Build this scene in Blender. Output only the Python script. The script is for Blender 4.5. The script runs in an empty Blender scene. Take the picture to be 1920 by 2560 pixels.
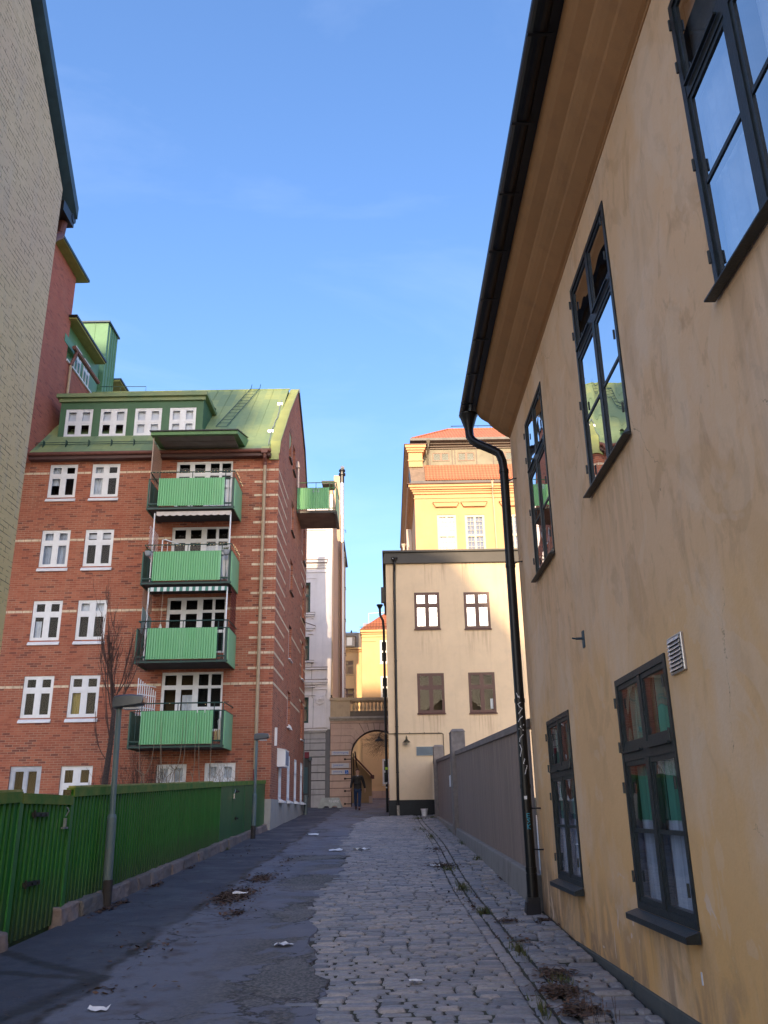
import bpy, bmesh, math, random
from mathutils import Vector, Matrix
from mathutils.geometry import tessellate_polygon
C = bpy.context.scene.collection
S = bpy.context.scene
R = math.radians
random.seed(7)

# ------------------------------------------------------------------ camera
cam = bpy.data.cameras.new("camera"); co = bpy.data.objects.new("camera", cam); C.objects.link(co)
PI_, RO = R(19.487), R(0.989)
fw = Vector((0, math.cos(PI_), math.sin(PI_))); up = Vector((0, -math.sin(PI_), math.cos(PI_))); rt = Vector((1, 0, 0))
cx = rt*math.cos(RO) - up*math.sin(RO); cy = rt*math.sin(RO) + up*math.cos(RO); cz = -fw
M = Matrix((cx, cy, cz)).transposed().to_4x4()
co.matrix_world = M
cam.sensor_fit = 'HORIZONTAL'; cam.sensor_width = 36; cam.lens = 2123.03/1920*36
cam.clip_start = 0.05; cam.clip_end = 2000
S.camera = co

# ------------------------------------------------------------------ light
SUN_EL, SUN_AZ = R(18.5), R(1.5)           # low sun almost straight behind the camera
sd = Vector((-math.sin(SUN_AZ)*math.cos(SUN_EL), -math.cos(SUN_AZ)*math.cos(SUN_EL), math.sin(SUN_EL)))
W = bpy.data.worlds.new("World"); S.world = W; W.use_nodes = True
nt = W.node_tree; bg = nt.nodes['Background']
sky = nt.nodes.new('ShaderNodeTexSky'); sky.sky_type = 'NISHITA'; sky.sun_disc = False
sky.sun_elevation = SUN_EL; sky.sun_rotation = math.atan2(sd.x, sd.y)
sky.air_density = 1.0; sky.dust_density = 2.5; sky.ozone_density = 3.0; sky.altitude = 0
hs = nt.nodes.new('ShaderNodeHueSaturation'); hs.inputs['Saturation'].default_value = 1.24; hs.inputs['Hue'].default_value = .507; hs.inputs['Value'].default_value = .95
gm = nt.nodes.new('ShaderNodeGamma'); gm.inputs[1].default_value = .82; nt.links.new(sky.outputs[0], gm.inputs[0]); nt.links.new(gm.outputs[0], hs.inputs['Color']); 
tc = nt.nodes.new('ShaderNodeTexCoord'); mpw = nt.nodes.new('ShaderNodeMapping'); mpw.inputs['Scale'].default_value = (1.2, 1.2, 5.0); mpw.inputs['Rotation'].default_value = (.25, .1, .4)
nw = nt.nodes.new('ShaderNodeTexNoise'); nw.inputs['Scale'].default_value = 1.7; nw.inputs['Detail'].default_value = 9; nw.inputs['Roughness'].default_value = .58; nw.inputs['Distortion'].default_value = .5
rw = nt.nodes.new('ShaderNodeMapRange'); rw.inputs[1].default_value = .48; rw.inputs[2].default_value = .85; rw.inputs[3].default_value = 0; rw.inputs[4].default_value = .10
mw = nt.nodes.new('ShaderNodeMix'); mw.data_type = 'RGBA'; mw.inputs['B'].default_value = (3.2, 3.5, 4.1, 1)      # thin cirrus haze
nt.links.new(tc.outputs['Generated'], mpw.inputs[0]); nt.links.new(mpw.outputs[0], nw.inputs['Vector']); nt.links.new(nw.outputs[0], rw.inputs[0])
nt.links.new(rw.outputs[0], mw.inputs['Factor']); tn = nt.nodes.new('ShaderNodeMix'); tn.data_type = 'RGBA'; tn.blend_type = 'MULTIPLY'; tn.inputs['Factor'].default_value = 1; tn.inputs['B'].default_value = (.97, .94, .97, 1)
nt.links.new(hs.outputs[0], tn.inputs['A']); nt.links.new(tn.outputs['Result'], mw.inputs['A']); nt.links.new(mw.outputs['Result'], bg.inputs[0]); bg.inputs[1].default_value = 0.15
sl = bpy.data.lights.new("sun", 'SUN'); sl.energy = 2.1; sl.angle = R(0.5); sl.color = (1.0, 0.74, 0.46)
so = bpy.data.objects.new("sun", sl); C.objects.link(so)
so.rotation_mode = 'QUATERNION'; so.rotation_quaternion = sd.to_track_quat('Z', 'Y'); so.location = (-10, -30, 40)
S.view_settings.view_transform = 'Standard'; S.view_settings.look = 'None'
S.view_settings.exposure = 1.82; S.view_settings.gamma = 1

# ------------------------------------------------------------------ materials
MATS = {}
def nodes(m): return m.node_tree.nodes, m.node_tree.links
def mat(name, col, rough=0.8, noise=0.0, nscale=3.0, metal=0.0, spec=0.5, bump=0.0, bscale=60.0, col2=None, stretch=(1,1,1)):
    if name in MATS: return MATS[name]
    m = bpy.data.materials.new(name); m.use_nodes = True; N, L = nodes(m)
    b = N['Principled BSDF']; b.inputs['Base Color'].default_value = (*col, 1); b.inputs['Roughness'].default_value = rough
    b.inputs['Metallic'].default_value = metal; b.inputs['Specular IOR Level'].default_value = spec
    geo = N.new('ShaderNodeNewGeometry')
    if noise > 0 or col2:
        mp = N.new('ShaderNodeMapping'); mp.inputs['Scale'].default_value = stretch; L.new(geo.outputs['Position'], mp.inputs[0])
        n = N.new('ShaderNodeTexNoise'); n.inputs['Scale'].default_value = nscale; n.inputs['Detail'].default_value = 8; n.inputs['Roughness'].default_value = .62
        L.new(mp.outputs[0], n.inputs['Vector'])
        mx = N.new('ShaderNodeMix'); mx.data_type = 'RGBA'
        rp = N.new('ShaderNodeValToRGB'); rp.color_ramp.elements[0].position = .35; rp.color_ramp.elements[1].position = .65
        L.new(n.outputs[0], rp.inputs[0]); L.new(rp.outputs[0], mx.inputs['Factor'])
        c2 = col2 if col2 else tuple(c*(1-noise) for c in col)
        mx.inputs['A'].default_value = (*col, 1); mx.inputs['B'].default_value = (*c2, 1)
        L.new(mx.outputs['Result'], b.inputs['Base Color'])
    if bump > 0:
        n2 = N.new('ShaderNodeTexNoise'); n2.inputs['Scale'].default_value = bscale; n2.inputs['Detail'].default_value = 5
        L.new(geo.outputs['Position'], n2.inputs['Vector'])
        bp = N.new('ShaderNodeBump'); bp.inputs['Strength'].default_value = bump; bp.inputs['Distance'].default_value = .01
        L.new(n2.outputs[0], bp.inputs['Height']); L.new(bp.outputs[0], b.inputs['Normal'])
    MATS[name] = m; return m

class G:                                     # tiny node-graph helper
    def __init__(s, name):
        s.m = bpy.data.materials.new(name); s.m.use_nodes = True; s.N, s.L = nodes(s.m); s.b = s.N['Principled BSDF']
        s.geo = s.N.new('ShaderNodeNewGeometry'); s.P = s.geo.outputs['Position']
        sx = s.N.new('ShaderNodeSeparateXYZ'); s.L.new(s.P, sx.inputs[0]); s.x, s.y, s.z = sx.outputs
        MATS[name] = s.m
    def setin(s, sock, v):
        if isinstance(v, bpy.types.NodeSocket): s.L.new(v, sock)
        else:
            try: sock.default_value = v
            except Exception: sock.default_value = (*v, 1)
    def math(s, op, a, b=0.0, c=0.0, clamp=False):
        n = s.N.new('ShaderNodeMath'); n.operation = op; n.use_clamp = clamp
        s.setin(n.inputs[0], a); s.setin(n.inputs[1], b); s.setin(n.inputs[2], c); return n.outputs[0]
    def vec(s, a, b, c):
        n = s.N.new('ShaderNodeCombineXYZ'); s.setin(n.inputs[0], a); s.setin(n.inputs[1], b); s.setin(n.inputs[2], c); return n.outputs[0]
    def noise(s, scale, v=None, detail=6, rough=.6, stretch=None, dist=0.0):
        n = s.N.new('ShaderNodeTexNoise'); n.inputs['Scale'].default_value = scale; n.inputs['Detail'].default_value = detail
        n.inputs['Roughness'].default_value = rough; n.inputs['Distortion'].default_value = dist
        v = v or s.P
        if stretch:
            mp = s.N.new('ShaderNodeMapping'); mp.inputs['Scale'].default_value = stretch; s.L.new(v, mp.inputs[0]); v = mp.outputs[0]
        s.L.new(v, n.inputs['Vector']); return n.outputs[0]
    def ramp(s, v, a, b):
        n = s.N.new('ShaderNodeMapRange'); n.clamp = True; s.L.new(v, n.inputs[0]); n.inputs[1].default_value = a; n.inputs[2].default_value = b
        return n.outputs[0]
    def mix(s, f, a, b, mode='MIX'):
        n = s.N.new('ShaderNodeMix'); n.data_type = 'RGBA'; n.blend_type = mode
        s.setin(n.inputs['Factor'], f); s.setin(n.inputs['A'], a); s.setin(n.inputs['B'], b); return n.outputs['Result']
    def col(s, c): s.setin(s.b.inputs['Base Color'], c)
    def rough(s, r): s.setin(s.b.inputs['Roughness'], r)
    def bump(s, h, st=.5, d=.01):
        n = s.N.new('ShaderNodeBump'); n.inputs['Strength'].default_value = st; n.inputs['Distance'].default_value = d
        s.L.new(h, n.inputs['Height']); s.L.new(n.outputs[0], s.b.inputs['Normal'])

def brick_mat(name, c1, c2, c3, mortar, bw=.25, bh=.0745, ms=.008, dirt=.3, painted=False, bumpd=.006):
    g = G(name)
    u = g.math('ADD', g.x, g.y); v = g.vec(u, g.z, 0)
    b = g.N.new('ShaderNodeTexBrick'); g.L.new(v, b.inputs['Vector'])
    b.inputs['Scale'].default_value = 1; b.inputs['Brick Width'].default_value = bw; b.inputs['Row Height'].default_value = bh
    b.inputs['Mortar Size'].default_value = ms; b.inputs['Mortar Smooth'].default_value = .3; b.inputs['Bias'].default_value = 0
    b.inputs['Color1'].default_value = (0, 0, 0, 1); b.inputs['Color2'].default_value = (1, 1, 1, 1); b.inputs['Mortar'].default_value = (.5, .5, .5, 1)
    t = b.outputs['Color']
    c = g.mix(g.ramp(t, .0, .8), c1, c2)
    c = g.mix(g.ramp(t, .86, .95), c, c3)
    big = g.noise(.35, detail=4)
    c = g.mix(g.math('MULTIPLY', g.ramp(big, .42, .7), dirt), c, c3)
    c = g.mix(g.math('MULTIPLY', g.ramp(g.noise(9.0), .4, .75), dirt*.8), c, c1)
    st = g.noise(1.2, stretch=(3, 3, .25), detail=7)
    c = g.mix(g.math('MULTIPLY', g.ramp(st, .55, .8), .25), c, mortar)
    mfac = g.math('MULTIPLY', b.outputs['Fac'], .85)
    mfac = g.math('MULTIPLY', mfac, g.ramp(g.noise(1.1, detail=3), .25, .6))
    c = g.mix(mfac, c, mortar)
    g.col(c); g.rough(.9)
    h = g.math('SUBTRACT', g.math('MULTIPLY', g.noise(70.0), .25), b.outputs['Fac'])
    g.bump(h, .6, bumpd)
    return g.m

red_brick = brick_mat('red_brick', (.39, .128, .072), (.29, .087, .050), (.15, .048, .036), (.38, .26, .18))
red_brick_dark = brick_mat('old_red_brick', (.42, .125, .085), (.33, .095, .07), (.24, .07, .055), (.36, .17, .12), dirt=.5)

def grey_brick():
    g = G('painted_grey_brick')
    wob = g.math('MULTIPLY', g.noise(.5, detail=2), .03)
    v = g.vec(g.math('ADD', g.x, g.y), g.math('ADD', g.z, wob), 0)
    b = g.N.new('ShaderNodeTexBrick'); g.L.new(v, b.inputs['Vector'])
    b.inputs['Scale'].default_value = 1; b.inputs['Brick Width'].default_value = .29; b.inputs['Row Height'].default_value = .083
    b.inputs['Mortar Size'].default_value = .005; b.inputs['Mortar Smooth'].default_value = .2
    b.inputs['Color1'].default_value = (0, 0, 0, 1); b.inputs['Color2'].default_value = (1, 1, 1, 1); b.inputs['Mortar'].default_value = (.5, .5, .5, 1)
    c = g.mix(b.outputs['Color'], (.54, .43, .28), (.61, .49, .33))
    c = g.mix(g.ramp(g.noise(.5, detail=5), .4, .7), c, (.56, .43, .31))
    low = g.math('MULTIPLY', g.ramp(g.z, 9.0, 1.0), .9)
    c = g.mix(low, c, (.66, .46, .15))
    c = g.mix(g.math('MULTIPLY', g.ramp(g.noise(1.5, stretch=(2.5, 2.5, .6), detail=8), .5, .75), .45), c, (.40, .36, .32))
    brk = g.ramp(g.noise(5.0, detail=4, stretch=(1, 1, 2.5)), .44, .58)
    joint = g.math('MULTIPLY', b.outputs['Fac'], brk)
    c = g.mix(g.math('MULTIPLY', joint, .93), c, (.025, .023, .02))
    g.col(c); g.rough(.95)
    g.bump(g.math('SUBTRACT', g.math('MULTIPLY', g.noise(30.0), .35), joint), .8, .012)
    return g.m
grey_brick_m = grey_brick()

def ochre():
    g = G('ochre_plaster')
    top = (.74, .475, .275); mid = (.76, .465, .225); low = (.77, .43, .15)
    z = g.math('ADD', g.z, g.math('MULTIPLY', g.noise(.7, detail=5), .9))
    c = g.mix(g.ramp(z, 1.3, 2.3), mid, top)
    line = g.math('SUBTRACT', g.z, g.math('ADD', 1.13, g.math('MULTIPLY', g.noise(2.0, detail=2), .12)))
    c = g.mix(g.ramp(line, .10, -.10), c, mid)
    c = g.mix(g.ramp(z, .8, -.6), c, low)
    # darker blotches: damp mottling on the upper wall, drips stretched downwards
    v = g.noise(2.4, stretch=(1, 1.1, .75), detail=7, rough=.6, dist=.9)
    c = g.mix(g.math('MULTIPLY', g.math('MULTIPLY', g.ramp(v, .53, .61), .42), g.ramp(g.z, -1.2, 1.8)), c, (.46, .27, .14))
    v2 = g.noise(4.6, stretch=(1, 1.5, .75), detail=5, dist=.5)
    c = g.mix(g.math('MULTIPLY', g.math('MULTIPLY', g.ramp(v2, .58, .63), .34), g.ramp(g.z, .2, 2.2)), c, (.42, .25, .14))
    v3 = g.noise(1.0, stretch=(1, 1, .6), detail=6)
    c = g.mix(g.math('MULTIPLY', g.ramp(v3, .46, .62), .55), c, (.76, .58, .43))
    # grime near the foot of the wall
    foot = g.math('MULTIPLY', g.ramp(g.math('SUBTRACT', g.z, g.math('MULTIPLY', g.y, .0413)), -.85, -1.6), g.ramp(g.noise(2.2, stretch=(1, 1.4, .8), detail=9, dist=.8), .46, .58))
    c = g.mix(g.math('MULTIPLY', foot, .75), c, (.20, .13, .09))
    far = g.math('MULTIPLY', g.ramp(g.y, 8.6, 10.8), g.ramp(g.z, .3, -1.0))
    c = g.mix(g.math('MULTIPLY', g.math('MULTIPLY', far, g.ramp(g.noise(3.0, stretch=(1, 2, .4), detail=8), .38, .55)), .7), c, (.15, .10, .07))
    pp = g.noise(2.3, detail=3, dist=.8)
    peel = g.math('MULTIPLY', g.ramp(pp, .66, .675), g.ramp(g.z, -.3, -.7))
    c = g.mix(peel, c, (.72, .55, .43))
    c = g.mix(g.math('MULTIPLY', g.noise(40.0, detail=3), .18), c, (.42, .28, .16))
    big = g.noise(.55, detail=3, dist=.7)
    c = g.mix(g.math('MULTIPLY', g.ramp(big, .52, .535), .22), c, (.60, .36, .17))
    big2 = g.noise(.8, v=g.vec(g.math('ADD', g.x, 9.0), g.y, g.z), detail=4, dist=1.2)
    c = g.mix(g.math('MULTIPLY', g.ramp(big2, .56, .57), .25), c, (.74, .55, .38))
    # hairline cracks
    w = g.N.new('ShaderNodeTexVoronoi'); w.feature = 'DISTANCE_TO_EDGE'; w.inputs['Scale'].default_value = .55
    mp = g.vec(g.x, g.math('ADD', g.y, g.math('MULTIPLY', g.noise(2.5, detail=5), .5)), g.math('ADD', g.z, g.math('MULTIPLY', g.noise(3.1, detail=6), .5)))
    g.L.new(mp, w.inputs['Vector'])
    cr = g.math('MULTIPLY', g.math('LESS_THAN', w.outputs['Distance'], .0016), g.ramp(g.noise(.9), .56, .60))
    c = g.mix(g.math('MULTIPLY', cr, .6), c, (.1, .06, .035))
    g.col(c); g.rough(.92)
    hh = g.math('ADD', g.math('MULTIPLY', g.noise(2.2, detail=4), 3.0), g.math('MULTIPLY', g.noise(55.0, detail=6), .35))
    g.bump(hh, .5, .012)
    return g.m
ochre_m = ochre()

def stained(name, base, streak, grime, amt=.5, drips=None, rough=.9):
    g = G(name)
    c = g.mix(g.ramp(g.noise(.9, detail=6), .35, .7), base, tuple(x*.88 for x in base))
    st = g.noise(1.6, stretch=(2.6, 2.6, .22), detail=8, rough=.65)
    c = g.mix(g.math('MULTIPLY', g.ramp(st, .52, .72), amt), c, streak)
    c = g.mix(g.math('MULTIPLY', g.ramp(g.noise(4.0, detail=8), .5, .75), amt*.5), c, grime)
    g.col(c); g.rough(rough); g.bump(g.noise(35.0), .3, .01)
    return g.m
beige_m = stained('beige_plaster', (.68, .53, .36), (.54, .41, .27), (.46, .37, .28), .5)
def sill_runs(m, wins, colr, ax='x', amt=.55, ln=1.3):
    N, L = nodes(m); g = G.__new__(G); g.m = m; g.N = N; g.L = L; g.b = N['Principled BSDF']; g.geo = N.new('ShaderNodeNewGeometry'); g.P = g.geo.outputs['Position']
    sx = N.new('ShaderNodeSeparateXYZ'); L.new(g.P, sx.inputs[0]); g.x, g.y, g.z = sx.outputs; u_ = g.x if ax == 'x' else g.y
    c = g.b.inputs['Base Color'].links[0].from_socket
    n = g.noise(9.0, stretch=(1, 1, .06), detail=5)
    for (x0, x1, z0) in wins:
        dz = g.math('SUBTRACT', z0, g.z); mx = g.math('MULTIPLY', g.math('GREATER_THAN', u_, x0-.02), g.math('LESS_THAN', u_, x1+.02))
        f = g.math('MULTIPLY', g.math('MULTIPLY', g.ramp(dz, ln, 0), g.math('GREATER_THAN', dz, 0)), mx)
        f = g.math('MULTIPLY', g.math('MULTIPLY', f, g.ramp(n, .48, .62)), amt)
        c = g.mix(f, c, colr)
    g.col(c)
sill_runs(beige_m, [(1.24, 2.33, 7.35), (3.39, 4.5, 7.33), (1.27, 2.4, 3.8), (3.42, 4.53, 3.8), (1.7, 2.7, 10.3), (3.3, 3.9, 10.3), (.2, .5, 10.3)], (.27, .17, .11))
sill_runs(ochre_m, [(8.84, 10.1, 2.58), (5.77, 7.07, 2.58), (2.7, 4.0, 2.58)], (.36, .22, .12), 'y', .35, 1.1)
sill_runs(ochre_m, [(8.86, 10.12, -.78), (5.64, 6.95, -.77)], (.30, .18, .09), 'y', .45, .5)
yellow_m = stained('yellow_plaster', (.62, .36, .19), (.57, .32, .15), (.50, .34, .12), .4)
yellow2_m = stained('warm_yellow_plaster', (.74, .50, .27), (.69, .45, .22), (.64, .43, .24), .4)
white_m = stained('white_plaster', (.74, .71, .73), (.48, .47, .47), (.42, .42, .43), .35)
tan_m = stained('tan_plaster', (.55, .40, .29), (.35, .25, .17), (.3, .22, .16), .4)
greyst_m = stained('grey_painted_stone', (.42, .41, .42), (.18, .18, .19), (.15, .15, .155), .5)
pink_m = stained('pinkish_stone', (.56, .39, .31), (.29, .2, .165), (.24, .17, .14), .5)
tanst_m = stained('tan_stone', (.52, .39, .25), (.28, .21, .13), (.22, .16, .11), .6)
conc_m = stained('concrete', (.40, .38, .35), (.27, .25, .23), (.2, .19, .175), .6)
found_m = stained('foundation_stone', (.085, .092, .09), (.13, .125, .11), (.045, .048, .045), .7)
curb_m = stained('granite_curb', (.27, .25, .23), (.16, .14, .13), (.09, .08, .075), .8)
white_p = mat('white_paint', (.72, .74, .78), .45, .10, 6)
dark_p = mat('dark_blue_green_paint', (.017, .026, .030), .42, .5, 14, bump=.3, bscale=90)
brown_p = mat('red_brown_paint', (.075, .016, .014), .45, .35, 8)
black_m = mat('black_metal', (.012, .012, .014), .38, .3, 9, metal=.3)
navy_m = mat('dark_blue_sheet', (.035, .075, .11), .5, .3, 5)
grey_metal = mat('galvanised_steel', (.14, .17, .18), .45, .35, 7, metal=.5)
darkgreen_m = mat('dark_green_paint', (.012, .055, .045), .45, .2, 8)
tanpipe_m = mat('tan_painted_pipe', (.42, .31, .20), .55, .2, 6)
rust_m = mat('copper_brown_paint', (.16, .055, .04), .55, .3, 6)
dark_in = mat('dark_room', (.014, .013, .013), .95)
brown_in = mat('brown_lit_room', (.09, .06, .03), .95)
curt_w = mat('white_curtain', (.72, .73, .76), .9, .25, 5)
curt_g = mat('green_curtain', (.075, .25, .18), .9, .5, 9, stretch=(1, 1, .1))
curt_gr = mat('grey_curtain', (.42, .46, .54), .9, .5, 9, stretch=(1, 1, .1))
blind_m = mat('pale_blind', (.68, .68, .72), .8)
alu_m = mat('aluminium', (.5, .5, .52), .3, metal=.8)
skin_m = mat('skin', (.42, .24, .17), .6)
jacket_m = mat('black_jacket', (.012, .011, .012), .7, .3, 20)
jean_m = mat('blue_jeans', (.018, .045, .12), .9, .3, 20)
shoe_m = mat('brown_shoe', (.06, .02, .018), .6)
hair_m = mat('brown_hair', (.07, .035, .02), .8)
bark_m = mat('bark', (.075, .05, .04), .95, .5, 25)
twig_m = mat('twigs', (.085, .045, .035), .95)
bark_pale = mat('pale_twigs', (.22, .17, .12), .95)
paper_m = mat('white_paper', (.72, .72, .74), .8)
plas_w = mat('white_plastic', (.75, .76, .78), .4)
grafw = mat('white_graffiti_paint', (.68, .68, .72), .8)
grafb = mat('cyan_graffiti_paint', (.05, .35, .5), .8)
blue_s = mat('blue_sign_face', (.02, .13, .5), .5)
yel_s = mat('yellow_green_sticker', (.45, .75, .08), .6)
tile_conc = mat('weathered_sheet', (.17, .16, .15), .6, .3, 2.0)
grey_sheet = mat('grey_sheet_metal', (.22, .19, .15), .5, .2, 1.0)

def glass(name, tint=(.85, .9, .95), f0=1.55, rough=.01, wav=.35, wsc=1.5, mul=1.6):
    m = bpy.data.materials.new(name); m.use_nodes = True; N, L = nodes(m); N.clear()
    o = N.new('ShaderNodeOutputMaterial'); t = N.new('ShaderNodeBsdfTransparent'); gl = N.new('ShaderNodeBsdfGlossy')
    mx = N.new('ShaderNodeMixShader')
    t.inputs[0].default_value = (*tint, 1); gl.inputs['Roughness'].default_value = rough
    geo = N.new('ShaderNodeNewGeometry'); n = N.new('ShaderNodeTexNoise'); n.inputs['Scale'].default_value = wsc; n.inputs['Detail'].default_value = 1
    bp = N.new('ShaderNodeBump'); bp.inputs['Strength'].default_value = wav; bp.inputs['Distance'].default_value = .02
    L.new(geo.outputs['Position'], n.inputs['Vector']); L.new(n.outputs[0], bp.inputs['Height']); L.new(bp.outputs[0], gl.inputs['Normal'])
    r0 = ((f0-1)/(f0+1))**2
    vd = N.new('ShaderNodeVectorMath'); vd.operation = 'DOT_PRODUCT'; L.new(geo.outputs['Normal'], vd.inputs[0]); L.new(geo.outputs['Incoming'], vd.inputs[1])
    def mth(op, a, b_):
        q = N.new('ShaderNodeMath'); q.operation = op
        for i_, v_ in ((0, a), (1, b_)):
            if isinstance(v_, bpy.types.NodeSocket): L.new(v_, q.inputs[i_])
            else: q.inputs[i_].default_value = v_
        return q.outputs[0]
    f_ = mth('MULTIPLY', mth('ADD', r0, mth('MULTIPLY', 1-r0, mth('POWER', mth('SUBTRACT', 1.0, mth('ABSOLUTE', vd.outputs['Value'], 0.0)), 5.0))), mul)
    ma = N.new('ShaderNodeMath'); ma.operation = 'MULTIPLY'; ma.inputs[1].default_value = 1.0; ma.use_clamp = True
    L.new(f_, ma.inputs[0]); L.new(ma.outputs[0], mx.inputs[0]); L.new(t.outputs[0], mx.inputs[1]); L.new(gl.outputs[0], mx.inputs[2])
    L.new(mx.outputs[0], o.inputs[0]); MATS[name] = m; return m
glass_m = glass('window_glass', f0=1.5, wav=.05, mul=.35)
glass_n = glass('old_window_glass', f0=1.5, wav=.2, wsc=2.2, mul=1.3)
glass_up = glass('sky_lit_window_glass', f0=1.9, wav=.15, wsc=2.2, mul=3.6)
glass_far = glass('far_window_glass', f0=3.4, wav=.08)

def painted(name, base, fade, grime, slope=.0413, foot=-1.35, ribs=3.0, amt=.4, rough=.55, spec=.3):
    g = G(name)
    u = g.noise(ribs, stretch=(1.0, 1.0, .02), detail=3)
    c = g.mix(g.math('MULTIPLY', g.ramp(u, .45, .62), amt), base, fade)
    c = g.mix(g.math('MULTIPLY', g.ramp(g.noise(1.3, stretch=(1, 1, .5), detail=7), .5, .7), amt), c, fade)
    h = g.math('SUBTRACT', g.z, g.math('MULTIPLY', g.y, slope))
    d = g.math('MULTIPLY', g.ramp(g.math('ADD', h, g.math('MULTIPLY', g.noise(5.0, detail=6), .35)), foot+.55, foot), .75)
    c = g.mix(d, c, grime)
    rs = g.math('MULTIPLY', g.ramp(g.noise(7.0, stretch=(1, 1, .18), detail=8), .62, .72), .5)
    c = g.mix(rs, c, grime)
    g.col(c); g.rough(rough); g.b.inputs['Specular IOR Level'].default_value = spec; g.bump(g.noise(2.5, detail=3), .5, .02); return g.m
def roofmat(name, a, b, c, pw=.62, ph=1.6, off=0.0):
    g = G(name)
    v = g.vec(g.math('MULTIPLY', g.z, 1.414), g.math('ADD', g.x, off), 0)
    br = g.N.new('ShaderNodeTexBrick'); g.L.new(v, br.inputs['Vector'])
    br.inputs['Scale'].default_value = 1; br.inputs['Brick Width'].default_value = ph; br.inputs['Row Height'].default_value = pw; br.inputs['Mortar Size'].default_value = 0
    br.inputs['Color1'].default_value = (0, 0, 0, 1); br.inputs['Color2'].default_value = (1, 1, 1, 1)
    cc = g.mix(br.outputs['Color'], a, b)
    cc = g.mix(g.math('MULTIPLY', g.ramp(g.noise(.8, detail=6), .4, .7), .5), cc, c)
    cc = g.mix(g.math('MULTIPLY', g.ramp(g.noise(6.0, detail=6), .5, .8), .3), cc, tuple(x*.5 for x in c))
    g.col(cc); g.rough(.62); g.bump(g.noise(3.0, detail=3), .25, .02)
    return g.m
green_roof = roofmat('patinated_green_roof', (.16, .235, .125), (.28, .33, .13), (.12, .21, .13))
green_dark = roofmat('dark_green_sheet', (.045, .12, .055), (.055, .14, .07), (.035, .095, .05), 1.2, 2.3)
tower_green = mat('tower_green_sheet', (.10, .25, .13), .5, .15, 1.2)
olive_m = mat('olive_soffit', (.24, .24, .07), .8, .2, 3)
panel_green = painted('light_green_corrugated', (.19, .48, .235), (.25, .52, .29), (.15, .27, .15), slope=0, foot=-50, ribs=6.0, amt=.5)
panel_green2 = mat('light_green_flat', (.22, .50, .27), .5, .12, 3)
canopy_green = mat('canopy_green', (.10, .22, .08), .6, .2, 3)
soffit_m = mat('pale_soffit', (.20, .18, .15), .9, .3, 2)
dark_soffit = mat('dark_slab', (.055, .05, .05), .9, .3, 2)
fence_green = painted('green_fence_paint', (.006, .115, .005), (.02, .17, .018), (.035, .045, .025), ribs=5.0, amt=.55)
moss_m = mat('mossy_board', (.15, .20, .03), .9, .5, 5, col2=(.42, .34, .12))

def tiles(name, c1, c2, s=.22):
    g = G(name)
    w = g.math('SINE', g.math('MULTIPLY', g.x, 2*math.pi/s))
    r = g.math('SINE', g.math('MULTIPLY', g.z, 2*math.pi/.24))
    t = g.math('ADD', g.math('MULTIPLY', w, .25), g.math('MULTIPLY', r, .2))
    t = g.math('ADD', t, .5)
    c = g.mix(g.ramp(t, .1, .9), c2, c1)
    c = g.mix(g.math('MULTIPLY', g.ramp(g.noise(1.0), .4, .7), .35), c, c2)
    g.col(c); g.rough(.85); g.bump(t, .8, .03)
    return g.m
tile_m = tiles('orange_roof_tiles', (.50, .19, .10), (.30, .10, .055))

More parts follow.
